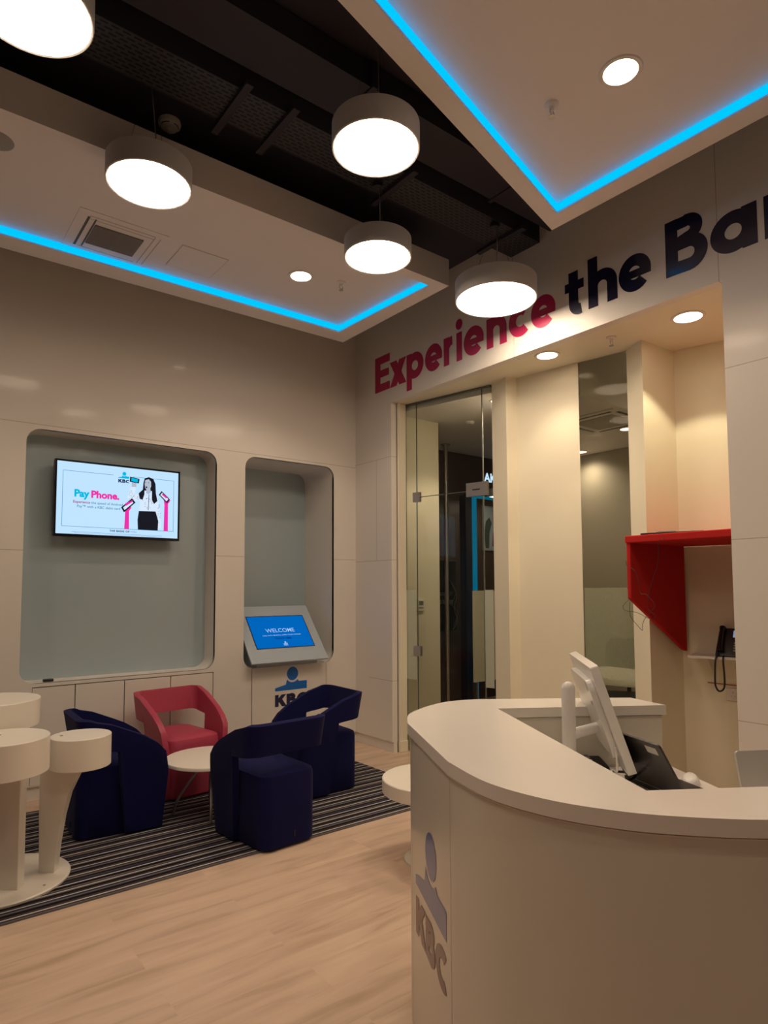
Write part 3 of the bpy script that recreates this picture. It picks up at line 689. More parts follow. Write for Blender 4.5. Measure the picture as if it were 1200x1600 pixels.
# coffee table
t = thing('coffee_table', 'small round white coffee table with bent metal legs between the lounge chairs', 'table', (1.80, 4.20, RZ))
bm = NB(); lathe(bm, [(0, .342), (.292, .342), (.30, .346), (.30, .362), (.297, .366), (0, .366)], n=64); fin('table_top', bm, m_table, t, smooth=True)
bm = NB(); cyl(bm, (0, 0), .09, .325, .342, 32); fin('mounting_plate', bm, m_black, t)
for k in range(4):
    a = math.radians(158+90*k); c_, s_ = math.cos(a), math.sin(a)
    bm = NB(); tube(bm, [(.03*c_, .03*s_, .33), (.09*c_, .09*s_, .27), (.19*c_, .19*s_, .13), (.225*c_, .225*s_, .06), (.235*c_, .235*s_, .004)], .009, 10, 5); fin('leg', bm, m_steel, t, smooth=True)

# ================================================================== HIGH TABLES on the left (one piece of furniture on one base disc)
t = thing('high_table', 'white cluster table with three round drum tops at the left frame edge', 'table', (.53, 3.88, RZ))
tx, ty = .53, 3.88
bm = NB(); lathe(bm, [(0, 0), (.33, 0), (.332, .010), (.325, .016), (0, .016)], n=64); fin('base_disc', bm, m_table, t, smooth=True)
R2 = Vector((r2.x, r2.y)).normalized(); F2 = Vector((-R2.y, R2.x))
def blade(name, foot, prof, th, z1):
    """upright with a curved edge; prof = [(z, left, right)] offsets along the picture's horizontal"""
    bm = NB(); A = []; B = []
    for z, l, r in prof:
        for lst, d in ((A, -th/2), (B, th/2)):
            for x in (l, r):
                p = foot+R2*x+F2*d; lst.append(bm.verts.new((p.x-tx, p.y-ty, z)))
    n = len(prof)
    for L in (A, B):
        for i in range(n-1): bm.faces.new((L[2*i], L[2*i+1], L[2*i+3], L[2*i+2]))
    for i in range(n-1):
        for k in (0, 1): bm.faces.new((A[2*i+k], A[2*i+2+k], B[2*i+2+k], B[2*i+k]))
    bm.faces.new((A[0], A[1], B[1], B[0])); bm.faces.new((A[-2], A[-1], B[-1], B[-2]))
    fin(name, bm, m_table, t, bevel=.003)
def drum(cx, cy, R, z0, z1, hx, hy, hr):
    bm = NB(); lathe(bm, [(0, z0), (R-.003, z0), (R, z0+.003), (R, z1-.003), (R-.003, z1), (0, z1)], (cx-tx, cy-ty), 64); o = fin('drum_top', bm, m_table, t, smooth=True)
    bm = NB(); cyl(bm, (cx+hx-tx, cy+hy-ty), hr, z1, z1+.0012, 24); fin('cable_port', bm, mat('port_brown', (.30, .22, .15), .6), o)
D1 = (.47, 3.985, .245, .775, .915); D2 = (.475, 3.53, .205, .635, .800); D3 = (.872, 3.735, .150, .560, .722)
drum(*D1, -.02, -.02, .03); drum(*D2, .0, .06, .008); drum(*D3, -.09, .03, .008)
blade('upright', Vector((.757, 3.825)), [(.014, -.048, .032), (.15, -.050, .045), (.30, -.055, .068), (.42, -.055, .098), (.52, -.055, .145), (.57, -.055, .17)], .05, 0)
blade('upright', Vector((.56, 3.74)), [(.014, -.03, .055), (.20, -.045, .055), (.38, -.08, .055), (.52, -.12, .055), (.62, -.16, .055), (.64, -.17, .055)], .06, 0)
blade('upright', Vector((.40, 3.97)), [(.014, -.05, .05), (.40, -.06, .06), (.785, -.08, .08)], .05, 0)
bm = NB(); cyl(bm, (.70-tx, 3.66-ty), .006, .016, .019, 12); fin('fixing_screw', bm, m_steel, t)

# side table behind the desk
t = thing('side_table', 'low round thick white table half hidden behind the reception desk', 'table', (2.475, 2.71, 0))
bm = NB(); lathe(bm, [(0, .375), (.288, .375), (.292, .379), (.292, .446), (.288, .45), (0, .45)], n=64); fin('table_top', bm, m_table, t, smooth=True)
bm = NB(); lathe(bm, [(0, 0), (.17, 0), (.17, .012), (.05, .02), (.045, .36), (.08, .375), (0, .375)], n=40); fin('pedestal', bm, m_table, t, smooth=True)

# ================================================================== RECEPTION DESK
K = 1.2
def cat(P, n=6):
    Q = []
    for i in range(len(P)-1):
        p0, p1, p2, p3 = [Vector(P[max(0, min(len(P)-1, j))]) for j in (i-1, i, i+1, i+2)]
        for k in range(n):
            s = k/n; Q.append(.5*((2*p1)+(p2-p0)*s+(2*p0-5*p1+4*p2-p3)*s*s+(3*p1-p0-3*p2+p3)*s**3))
    Q.append(Vector(P[-1])); return [(q.x, q.y) for q in Q]
near = cat([(2.35, .03), (2.0, .23), (1.70, .41), (1.462, .582), (1.330, .716), (1.259, .823), (1.21, .955), (1.201, 1.124), (1.258, 1.321)], 6)
end = cat([(1.258, 1.321), (1.500, 1.781), (1.60, 1.895), (1.709, 1.957), (1.82, 1.995), (1.918, 2.010), (2.02, 1.985), (2.121, 1.924), (2.27, 1.82), (2.363, 1.749), (2.46, 1.66), (2.546, 1.384)][1:], 6)
end = [(1.258, 1.321)]+cat([(1.500, 1.781), (1.60, 1.895), (1.709, 1.957), (1.82, 1.995), (1.918, 2.010), (2.02, 1.985), (2.121, 1.924), (2.363, 1.749), (2.60, 1.575)], 6)
inner = [(2.546, 1.384), (1.960, 1.770), (1.447, .842), (1.702, .676), (2.45, .19)]
outl = near+end[1:]+inner
def inset(P, k):
    out = []; n = len(P)
    for i in range(n):
        a, b, c = Vector(P[i-1]), Vector(P[i]), Vector(P[(i+1) % n])
        e1, e2 = (b-a).normalized(), (c-b).normalized(); n1_, n2_ = Vector((-e1.y, e1.x)), Vector((-e2.y, e2.x))
        m_ = (n1_+n2_).normalized(); out.append(tuple(b-m_*(k/max(.4, m_.dot(n1_)))))
    return out
t = thing('reception_desk', 'curved white reception desk with blue bank emblem in the right foreground', 'desk', (0, 0, 0))
fz = lambda u, v, d: (u, v, d)
bm = NB(); plate(bm, outl, [], fz, .982, 1.02); fin('counter_top', bm, m_top, t, bevel=.003)
body = inset(outl, .010)
bm = NB(); plate(bm, inset(outl, .014), [], fz, .9775, .982); fin('top_spacer', bm, m_desk, t)
bm = NB(); plate(bm, body, [], fz, .0, .9745); fin('body', bm, m_desk, t, smooth=True)
bm = NB(); plate(bm, inset(outl, .0065), [], fz, .9745, .9775); fin('edge_trim', bm, mat('joint_pale', (.85, .80, .72), .3), t)
bm = NB(); prism(bm, [(1.965, 1.752), (2.553, 1.386), (1.98, .36), (1.712, .69), (1.465, .850)], .752, .78); fin('work_surface', bm, m_top, t, bevel=.003)
# emblem panel on the flat part of the end
pa, pb = Vector((1.258, 1.321)), Vector((1.500, 1.781)); dv = (pa-pb).normalized(); nn = Vector((dv.y, -dv.x))
if nn.dot(Vector((-1, 0))) < 0: nn = -nn
fD = lambda u, v, d: ((pb+dv*u-nn*.010+nn*(.0013+d)).x, (pb+dv*u-nn*.010+nn*(.0013+d)).y, v)
bm = NB()
for u in (.02, .50): poly(bm, [(u, 0), (u+.002, 0), (u+.002, .975), (u, .975)], fD, -.0006)
flat('panel_joint', bm, mat('joint_tan', (.45, .36, .28), .5), t)
kb_b = mat('desk_logo_blue', (.10, .17, .42), .28, coat=.25); kb_n = mat('desk_logo_plum', (.10, .03, .055), .28, coat=.25)
kbc(fD, t, .075, .34, .38, kb_b, kb_n)

# ---- things on the desk
WS = .781
ph = .761; th = .322
e = Vector((math.cos(ph), math.sin(ph), 0)); nl = Vector((-e.y, e.x, 0)); up_ = Vector((0, 0, math.cos(th)))+nl*math.sin(th); nb_ = e.cross(up_)  # screen normal towards the user
P = Vector((2.074, 1.257, .85))
t = thing('desktop_computer', 'white all-in-one computer tilted back on its stand inside the reception desk', 'computer', (P.x, P.y, WS))
loc = lambda a: a-Vector((P.x, P.y, WS))
fM = lambda u, v, d: loc(P+e*u+up_*v-nb_*d*(1 if nb_.dot(nl) < 0 else -1))
wM, hM = .519, .392
bm = NB(); plate(bm, rrect(0, wM, 0, hM, .008, 3), [], fM, -.018, .012); fin('display_housing', bm, mat('monitor_white', (.84, .82, .80), .3, coat=.3, noise=.01), t, bevel=.002)
m_mw = bpy.data.materials['monitor_white']
bm = NB(); plate(bm, rrect(.04, wM-.04, .05, hM-.05, .05, 5), [], fM, .012, .034); fin('rear_shell', bm, m_mw, t, bevel=.01)
bm = NB(); poly(bm, [(.01, .03), (wM-.01, .03), (wM-.01, hM-.01), (.01, hM-.01)], fM, -.0185); flat('screen', bm, m_gloss_black, t)
bm = NB()
for k in range(6): poly(bm, [(.07+k*.006, .30), (.073+k*.006, .30), (.073+k*.006, .335), (.07+k*.006, .335)], fM, .0346)
flat('vent_slots', bm, mat('vent_grey', (.2, .2, .2), .5), t)
bm = NB(); poly(bm, rrect(.09, .12, .245, .26, .003, 2), fM, .0346); flat('badge', bm, mat('badge_grey', (.25, .24, .24), .4), t)
# stand post
pp = Vector((2.02, 1.475, 0))
q = loc(Vector((pp.x, pp.y, 0)))
bm = NB(); lathe(bm, [(0, .012), (.0235, .012), (.025, .02), (.025, .345), (.021, .362), (.010, .371), (0, .373)], (q.x, q.y), 28); fin('stand_post', bm, m_mw, t, smooth=True)
bm = NB(); prism(bm, [(q.x+x, q.y+y) for x, y in rrect(-.06, .06, -.07, .07, .03, 5)], .0, .014); fin('stand_base', bm, m_mw, t, bevel=.003)
c0 = fM(.20, .20, .03)
bm = NB(); tube(bm, [(q.x, q.y, .175), (q.x+.03, q.y-.015, .185), tuple(fM(.20, .14, .03))], .02, 12); fin('tilt_arm', bm, m_mw, t, smooth=True)
bm = NB(); tube(bm, [tuple(fM(.03, .10, .016)), tuple(fM(.03, .02, .04)), (q.x+.02, q.y-.16, .08), (q.x+.01, q.y-.15, .01)], .0035, 6, 6); fin('power_cable', bm, m_mw, t, smooth=True)

# laptop
pl, tl = 1.2, .534
e = Vector((math.cos(pl), math.sin(pl), 0)); nl = Vector((-e.y, e.x, 0)); up_ = Vector((0, 0, math.cos(tl)))+nl*math.sin(tl)
P = Vector((2.117, 1.086, .799)); t = thing('laptop', 'open black laptop with a white sticker on its lid beside the white computer', 'laptop', (P.x, P.y, WS))
loc = lambda a: a-Vector((P.x, P.y, WS))
bn = up_.cross(e); bn = bn if bn.dot(nl) > 0 else -bn     # back of the lid
fA = lambda u, v, d: loc(P+e*u+up_*v+bn*d)
bm = NB(); plate(bm, rrect(0, .32, 0, .215, .012, 4), [], fA, -.008, 0); fin('lid', bm, mat('laptop_black', (.03, .026, .025), .35, coat=.2), t, bevel=.0015)
bm = NB(); poly(bm, [(.008, .01), (.31, .01), (.31, .205), (.008, .205)], fA, -.0085); flat('screen', bm, m_gloss_black, t)
bm = NB(); poly(bm, rrect(.025, .080, .170, .198, .003, 2), fA, .0006); flat('asset_sticker', bm, mat('sticker_white', (.6, .58, .54), .5), t)
text_mesh('lid_logo', 'Latitude', .022, lambda u, v, d: fA(.32-u, v, d), mat('logo_grey', (.16, .15, .15), .3), t, .12, .085, d=.0006)
d_ = -nl
bm = NB(); plate(bm, [(0, -.002), (.32, -.002), (.32, .155), (0, .155)], [], lambda u, v, d: loc(Vector((P.x, P.y, 0))+e*u+d_*v+Vector((0, 0, d))), .782, .797); fin('keyboard_base', bm, m_black, t, bevel=.002)

# desk phone (base under the monitor) with handset curve
t = thing('desk_telephone', 'black desk telephone with coiled papers behind the white monitor', 'telephone', (2.235, 1.60, WS))
bm = NB()
v = [bm.verts.new(p) for p in ((-.10, -.09, 0), (.10, -.09, 0), (.10, .09, 0), (-.10, .09, 0), (-.10, -.09, .018), (.10, -.09, .018), (.10, .09, .065), (-.10, .09, .065))]
for f in ((0, 3, 2, 1), (4, 5, 6, 7), (0, 1, 5, 4), (1, 2, 6, 5), (2, 3, 7, 6), (3, 0, 4, 7)): bm.faces.new([v[i] for i in f])
fin('phone_body', bm, m_black, t, bevel=.008)
bm = NB(); tube(bm, [(-.085, -.08, .05), (-.085, -.04, .065), (-.085, .04, .085), (-.085, .09, .085)], [.02, .013, .013, .02], 12, 0); fin('handset', bm, m_black, t, smooth=True)
bm = NB()
for i in range(3):
    for j in range(4): box(bm, -.02+i*.025, -.004+i*.025, -.05+j*.022, -.036+j*.022, .032+j*.0055, .037+j*.0055)
fin('keypad', bm, mat('key_grey', (.35, .34, .33), .5), t); t.rotation_euler = (0, 0, math.radians(-30))
t = thing('headset_cable', 'loop of black cable lying on the work surface behind the monitor', 'cable', (2.09, 1.40, WS))
bm = NB(); tube(bm, [(.0, .0, .006), (.07, .05, .010), (.14, .02, .02), (.13, -.06, .03), (.06, -.09, .03), (.01, -.04, .016), (.05, .02, .010), (.11, -.02, .006)], .005, 8, 8); fin('cable_loop', bm, m_black, t, smooth=True)
t = thing('mouse', 'white computer mouse on the work surface right of the laptop', 'mouse', (2.372, 1.205, WS), math.radians(25))
bm = NB(); pr = []
N1, N2 = 24, 8
rings = []
for j in range(N2+1):
    a = j/N2*PI/2
    rings.append([bm.verts.new((.057*math.cos(2*PI*i/N1)*math.cos(a)**.6, .033*math.sin(2*PI*i/N1)*math.cos(a)**.6*(1-.12*math.cos(2*PI*i/N1)), .031*math.sin(a)*(1+.12*math.cos(2*PI*i/N1)))) for i in range(N1)] if j < N2 else [bm.verts.new((0, 0, .0315))])
for a, b in zip(rings, rings[1:]):
    for i in range(N1):
        if len(b) == 1: bm.faces.new((a[i], a[(i+1) % N1], b[0]))
        else: bm.faces.new((a[i], a[(i+1) % N1], b[(i+1) % N1], b[i]))
bm.faces.new(rings[0][::-1]); fin('shell', bm, m_mw, t, smooth=True)
bm = NB(); box(bm, .01, .035, -.0008, .0008, .026, .033); fin('button_split', bm, m_black, t)
# silver laptop lid at the right edge
t = thing('laptop', 'silver laptop lid standing open at the right frame edge', 'laptop', (2.10, .62, WS), 0)
P = Vector((1.985, .84, 0)); e = Vector((.86, -.51, 0)); nl = Vector((-e.y, e.x, 0)); up_ = Vector((0, 0, math.cos(.25)))+nl*math.sin(.25)
fA2 = lambda u, v, d: Vector((P.x-2.10, P.y-.62, .016))+e*u+up_*v+up_.cross(e)*d
bm = NB(); plate(bm, rrect(0, .33, 0, .225, .012, 4), [], fA2, -.004, .004); fin('lid', bm, mat('aluminium', (.62, .61, .60), .4, .3), t, bevel=.001)
bm = NB(); plate(bm, [(0, -.002), (.33, -.002), (.33, .20), (0, .20)], [], lambda u, v, d: Vector((P.x-2.10, P.y-.62, 0))+e*u-nl*v+Vector((0, 0, d)), .001, .015); fin('keyboard_base', bm, bpy.data.materials['aluminium'], t, bevel=.002)

# ================================================================== RED PHONE HOOD in the niche
t = thing('phone_hood', 'red felt acoustic phone hood mounted in the wall niche', 'hood', (4.2, 2.2, 0))
hx, hy = 4.2, 2.2
L2 = lambda x, y, z: (x-hx, y-hy, z)
bm = NB()   # left cheek: in a vertical plane along the side wall
fC = lambda u, v, d: L2(3.895+u, 2.345-.030*u/.7+d, v)
plate(bm, [(0, 1.428), (0, 1.80), (.665, 1.80), (.665, 1.045), (.62, 1.06)], [], fC, -.012, .016); fin('side_panel', bm, m_red, t, bevel=.006)
bm = NB(); prism(bm, [(3.885-hx, 2.365-hy), (3.90-hx, 1.30-hy), (4.80-hx, 1.30-hy), (4.655-hx, 2.0-hy), (4.575-hx, 2.335-hy)][::-1], 1.795, 1.842); fin('top_panel', bm, m_red, t, bevel=.006)
bm = NB(); plate(bm, [(0, 1.428), (0, 1.80), (.665, 1.80), (.665, 1.045), (.62, 1.06)], [], lambda u, v, d: L2(3.895+u, 1.32+d, v), -.012, .016); fin('side_panel', bm, m_red, t, bevel=.006)
# tablet/papers on top
t = thing('cable_router', 'flat black device with trailing wire lying on top of the red hood', 'router', (4.02, 2.10, 1.842), math.radians(-72))
bm = NB(); prism(bm, rrect(-.19, .19, -.08, .08, .02, 4), .0, .012); fin('casing', bm, m_black, t, bevel=.003)
bm = NB(); prism(bm, rrect(-.10, .02, -.05, .05, .02, 4), .012, .020); fin('raised_cover', bm, mat('clear_lid', (.25, .24, .22), .15), t, bevel=.003)
t = thing('dangling_wire', 'thin black wire hanging in loops in front of the red hood', 'cable', (3.9, 2.2, 1.4))
def atx(px, py, X):
    d = r2*((px-600)/1003.54)-u2*((py-857.2)/1003.54)+fwd; return d*(X/d.x)+Vector((0, 0, CAMH))
wp = [(1045, 834), (1035, 842), (1029, 850), (1028, 880), (1020, 905), (1014, 928), (1012, 950), (1024, 962), (1016, 967), (995, 957), (977, 954), (974, 946), (984, 936)]
bm = NB(); tube(bm, [(4.0-3.9, 2.12-2.2, .455)]+[tuple(atx(a, b, 3.868)-Vector((3.9, 2.2, 1.4))) for a, b in wp[1:]], .0016, 6, 5); fin('wire', bm, m_black, t)
wp = [(978, 876), (980, 884), (992, 892), (998, 910), (1001, 927), (1010, 929), (1023, 944), (1018, 955), (1008, 966), (1004, 976), (1004, 985), (996, 977), (985, 962), (984, 940)]
bm = NB(); tube(bm, [tuple(atx(a, b, 3.862)-Vector((3.9, 2.2, 1.4))) for a, b in wp], .0016, 6, 5); fin('wire', bm, m_black, t)

# phone shelf, phone, socket
def onwall(px, py):   # niche back wall plane
    A, B = Vector((4.589, 2.354)), Vector((4.86, 1.20)); n = Vector((-(B-A).y, (B-A).x))
    d = r2*((px-600)/1003.54)-u2*((py-857.2)/1003.54)+fwd; k = n.dot(A)/(n.x*d.x+n.y*d.y); return d*k+Vector((0, 0, CAMH))
wdir = (Vector((4.86, 1.20))-Vector((4.589, 2.354))).normalized(); wn = Vector((wdir.y, -wdir.x)); wn = wn if wn.x < 0 else -wn
wa = math.atan2(wn.y, wn.x)+PI/2       # local -Y points out of the wall
t = thing('phone_shelf', 'narrow white shelf under the red hood carrying a black telephone', 'shelf', (4.60, 2.27, 1.035), 0)
bm = NB(); a = Vector((0, 0)); 
prism(bm, [tuple(a), tuple(wdir*.95), tuple(wdir*.95+wn*.22), tuple(a+wn*.22)][::-1], -.018, .0); fin('board', bm, m_white, t, bevel=.002)
for s in (.10, .80):
    bm = NB(); b0 = wdir*s
    v = [bm.verts.new((*(b0+wn*x+wdir*k), z)) for k in (0, .006) for x, z in ((0, -.018), (.15, -.018), (0, -.13))]
    bm.faces.new(v[:3]); bm.faces.new(v[3:][::-1])
    for i in range(3): bm.faces.new((v[i], v[(i+1) % 3], v[3+(i+1) % 3], v[3+i]))
    fin('bracket', bm, m_white, t)
t = thing('wall_telephone', 'black office telephone with hanging cord on the white shelf', 'telephone', (*(Vector((4.60, 2.27))+wdir*.275+wn*.115), 1.0365), wa)
bm = NB()
v = [bm.verts.new(p) for p in ((-.11, -.085, 0), (.11, -.085, 0), (.11, .085, 0), (-.11, .085, 0), (-.10, -.075, .02), (.10, -.075, .02), (.10, .05, .185), (-.10, .05, .185))]
for f in ((0, 3, 2, 1), (4, 5, 6, 7), (0, 1, 5, 4), (1, 2, 6, 5), (2, 3, 7, 6), (3, 0, 4, 7)): bm.faces.new([v[i] for i in f])
fin('phone_body', bm, m_black, t, bevel=.006)
sl = Vector((0, .125, .165)).normalized()
fP = lambda u, v, d: Vector((u, -.075, .02))+sl*v+Vector((0, -sl.z, sl.y))*d
bm = NB(); tube(bm, [fP(-.075, .01, .018), fP(-.075, .05, .03), fP(-.075, .15, .03), fP(-.075, .195, .018)], [.022, .014, .014, .022], 12); fin('handset', bm, m_gloss_black, t, smooth=True)
bm = NB(); poly(bm, [(-.01, .13), (.075, .13), (.075, .185), (-.01, .185)], fP, .002); flat('display', bm, emat('phone_display', (.20, .22, .35), .7), t)
bm = NB()
for i in range(4):
    for j in range(4):
        poly(bm, [(.0+i*.02, .02+j*.02), (.012+i*.02, .02+j*.02), (.012+i*.02, .030+j*.02), (.0+i*.02, .030+j*.02)], fP, .003)
flat('keypad', bm, mat('key_pale', (.45, .42, .38), .5), t)
bm = NB(); tube(bm, [(-.085, -.085, .02), (-.095, -.13, -.02), (-.10, -.135, -.12), (-.10, -.13, -.19), (-.08, -.125, -.225), (-.05, -.125, -.20), (-.045, -.13, -.12), (-.05, -.13, -.02), (-.055, -.085, .006)], .006, 8, 6); fin('coiled_cord', bm, m_black, t, smooth=True)
q = onwall(1110, 1065)
t = thing('network_cable', 'red cable running along the niche wall below the telephone shelf', 'cable', (4.6, 2.1, .85))
a, b = onwall(1106, 1066), onwall(1175, 1073)
bm = NB(); tube(bm, [tuple(p+Vector((wn.x, wn.y, 0))*.004-Vector((4.6, 2.1, .85))) for p in (a, (a+b)/2+Vector((0, 0, -.003)), b)], .003, 6, 4); fin('wire', bm, mat('red_cable', (.45, .03, .02), .5), t)
q = onwall(1146, 1085)
t = thing('power_socket', 'white double power socket on the niche wall behind the desk', 'socket', (q.x, q.y, q.z), wa)
bm = NB(); box(bm, -.043, .103, -.010, -.0005, -.043, .043); fin('face_plate', bm, mat('socket_white', (.72, .66, .62), .35), t, bevel=.003)
for s in (0, .062):
    for dx, dz, w_, h_ in ((0, .014, .003, .008), (-.010, -.012, .006, .003), (.010, -.012, .006, .003)):
        bm = NB(); box(bm, s+dx-w_/2, s+dx+w_/2, -.0108, -.0098, dz-h_/2, dz+h_/2); fin('pin_hole', bm, m_black, t)
    bm = NB(); box(bm, s-.006, s+.006, -.013, -.010, .026, .038); fin('switch', bm, m_white, t)

# ================================================================== GLASS DOOR
A = Vector((3.904, 4.651)); B = Vector((4.097, 3.721)); gl = (B-A).length; gd = (B-A).normalized(); gn = Vector((gd.y, -gd.x)); gn = gn if gn.x < 0 else -gn
def G(u, v, d): p = A+gd*u*gl+gn*d; return (p.x, p.y, v)
def sheet(name, u0, u1, z0, z1, m, parent=None, d=0., th=.010):
    bm = NB(); plate(bm, [(u0, z0), (u1, z0), (u1, z1), (u0, z1)], [], lambda u, v, dd: G(u, v, dd), d-th/2, d+th/2); return fin(name, bm, m, parent)
dr = struct(sheet('window_1', .012, .140, .01, 3.235, m_glass)); sheet('frosted_band', .012, .140, .66, 1.485, m_frost, dr, .007, .001)
struct(sheet('window_2', .155, .895, 2.358, 3.235, m_glass))
wr = struct(sheet('window_3', .910, .999, .01, 3.235, m_glass)); sheet('frosted_band', .910, .999, .66, 1.485, m_frost, wr, .007, .001)
door = struct(sheet('door_1', .155, .895, .015, 2.345, m_glass))
m_edge = mat('glass_edge', (.10, .13, .11), .2)
bm = NB()
for u in (.1475, .9025): plate(bm, [(u-.003, .01), (u+.003, .01), (u+.003, 3.235), (u-.003, 3.235)], [], lambda a_, b_, d: G(a_, b_, d), -.004, .004)
plate(bm, [(.155, 2.348), (.895, 2.348), (.895, 2.354), (.155, 2.354)], [], lambda a_, b_, d: G(a_, b_, d), -.004, .004)
plate(bm, [(0, 3.237), (1, 3.237), (1, 3.254), (0, 3.254)], [], lambda a_, b_, d: G(a_, b_, d), -.012, .012); plate(bm, [(-.002, 0), (.010, 0), (.010, 3.25), (-.002, 3.25)], [], lambda a_, b_, d: G(a_, b_, d), -.012, .012)
struct(fin('trim_8', bm, m_edge))
for z in (2.352, .924): sheet('hinge', .105, .19, z-.045, z+.045, m_steel, door, 0, .03)
sheet('lock_bracket', .73, .955, 2.30, 2.42, m_steel, door, 0, .03)
o = sheet('lock_slot', .80, .88, 2.352, 2.362, m_black, door, .017, .002)
# thermostat on the lobby side wall (faces -Y)
t = thing('thermostat', 'small white thermostat with grey display on the wall behind the glass door', 'thermostat', (4.20, 4.79, 1.335))
bm = NB(); box(bm, -.045, .045, -.02, -.0005, -.055, .055); fin('case', bm, mat('thermo_white', (.8, .76, .68), .4), t, bevel=.004)
bm = NB(); box(bm, -.028, .028, -.022, -.019, .0, .042); fin('display', bm, mat('lcd_grey', (.16, .16, .13), .3), t)
for k in range(4):
    bm = NB(); box(bm, -.03+k*.016, -.02+k*.016, -.023, -.019, -.03, -.022); fin('button', bm, m_black, t)

# lobby content seen through the door
def aty(px, py, Yv):
    d = r2*((px-600)/1003.54)-u2*((py-857.2)/1003.54)+fwd; return d*(Yv/d.y)+Vector((0, 0, CAMH))
def rect_on_y(px0, py0, px1, py1, Yv):
    a = aty(px0, py0, Yv); b = aty(px1, py1, Yv); return a.x, b.x, b.z, a.z
a = aty(698, 900, 5.45)
t = thing('steel_pole', 'slim floor to ceiling steel pole behind the glass door', 'pole', (a.x, 5.45, 0))
bm = NB(); cyl(bm, (0, 0), .028, 0.012, 3.188, 20); fin('shaft', bm, m_steel, t, smooth=True)
bm = NB(); cyl(bm, (0, 0), .055, 0, .012, 20); fin('foot', bm, m_steel, t); bm = NB(); cyl(bm, (0, 0), .055, 3.188, 3.2, 20); fin('top_flange', bm, m_steel, t)
x0_, x1_, z0_, z1_ = rect_on_y(676, 875, 714, 985, 5.52)
t = thing('pole_display', 'black display panel seen from behind, clamped to the steel pole', 'display', ((x0_+x1_)/2, 5.52, (z0_+z1_)/2)); hw, hh = (x1_-x0_)/2, (z1_-z0_)/2
bm = NB(); box(bm, -hw, hw, 0, .04, -hh, hh); fin('panel', bm, m_black, t, bevel=.004)
bm = NB(); box(bm, -hw*.8, hw*.6, -.012, 0, -.10, -.05); box(bm, -hw*.8, hw*.6, -.012, 0, .0, .04); fin('mount_bracket', bm, m_steel, t)
bm = NB(); tube(bm, [(hw*.5, -.01, .15), (hw*.9, -.02, .0), (hw*.7, -.02, -.15), (hw*.95, -.02, -.3), (hw*.6, -.01, -.4)], .004, 6, 6); tube(bm, [(hw*.3, -.01, .2), (hw*.8, -.03, .05), (hw*.5, -.02, -.1), (hw*1.0, -.02, -.2), (hw*.7, -.01, -.35)], .003, 6, 6); fin('cable', bm, mat('cable_grey', (.12, .12, .13), .5), t)
Yt = 5.30
x0_, x1_, z0_, z1_ = rect_on_y(727, 772, 741, 1100, Yt)
t = thing('display_totem', 'tall dark navy frame with glowing blue edge behind the glass door', 'totem', (x0_, Yt, 0))  # unidentified navy and blue strips, built as a standing frame
bm = NB(); box(bm, 0, x1_-x0_, 0, .10, 0, z1_); fin('frame_post', bm, mat('totem_navy', (.012, .02, .045), .3), t)
x2_ = aty(746, 900, Yt).x
bm = NB(); box(bm, x1_-x0_, x2_-x0_, .0, .02, .0, z1_); fin('blue_edge', bm, emat('totem_blue', (.0, .14, .25), .45), t)
x3_ = aty(776, 900, Yt).x
bm = NB(); box(bm, x2_-x0_, x3_-x0_, .0, .02, z1_-.03, z1_); fin('blue_top_edge', bm, bpy.data.materials['totem_blue'], t)
x0_, x1_, z0_, z1_ = rect_on_y(738, 923, 790, 1060, Yt-.05)
t = thing('frosted_screen', 'pale frosted privacy screen standing low behind the glass door', 'screen', (x0_, Yt-.05, 0))
bm = NB(); box(bm, .01, x1_-x0_, 0, .012, z0_, z1_); fin('panel', bm, mat('pale_screen', (.78, .76, .60), .4), t)
for xx in (.02, (x1_-x0_)-.05):
    bm = NB(); box(bm, xx, xx+.03, -.03, .03, 0, z0_); fin('foot_post', bm, m_steel, t)
x0_, x1_, z0_, z1_ = rect_on_y(754, 790, 800, 862, 5.70)
t = thing('poster', 'pale framed poster on the dark lobby wall behind the glass door', 'poster', (x0_, 5.70, z0_)); pw, phh = x1_-x0_, z1_-z0_
bm = NB(); box(bm, 0, pw, 0, .015, 0, phh); fin('frame', bm, mat('poster_frame', (.4, .42, .45), .4), t)
fQ = lambda u, v, d: (u*pw, -.001-d, v*phh)
bm = NB(); poly(bm, [(.03, .03), (.97, .03), (.97, .97), (.03, .97)], fQ); flat('print', bm, mat('poster_print', (.42, .50, .58), .4), t)
bm = NB(); poly(bm, [(.08, .05), (.20, .05), (.22, .40), (.30, .62), (.22, .75), (.10, .65), (.04, .40)], fQ, .001); flat('figure_print', bm, mat('figure_dark', (.06, .09, .08), .5), t)
bm = NB(); poly(bm, [(.30, .10), (.40, .10), (.42, .38), (.34, .42)], fQ, .001); flat('figure_print', bm, mat('figure_pink', (.30, .10, .28), .5), t)
a = aty(772, 772, 5.2)
pendant((a.x+.22, 5.25), .20, a.z-.02, 'small bright pendant glimpsed in the lobby behind the glass door', .10)  # built in place of a pendant reflection in the glass
for o in list(bpy.data.objects):
    if o.name.startswith('pendant_lamp') and o['label'].startswith('small bright'):
        o['group'] = 'lobby lights'
        for c in o.children:
            if c.name.startswith(('suspension', 'power', 'ceiling_rose')): c.scale = (1, 1, (3.2-o.location.z)/(CEILZ-o.location.z)*.985)
            if c.name.startswith('diffuser'): c.data = c.data.copy(); c.data.materials[0] = m_lens2
t = thing('window_sign', 'small bluish white illuminated lettering high in the lobby', 'sign', tuple(aty(757, 752, 5.715)))
text_mesh('letters', 'AK', .16, lambda u, v, d: (u, -d, v), emat('sign_glow', (.45, .62, .85), .9), t, 0, 0, bold=.03)
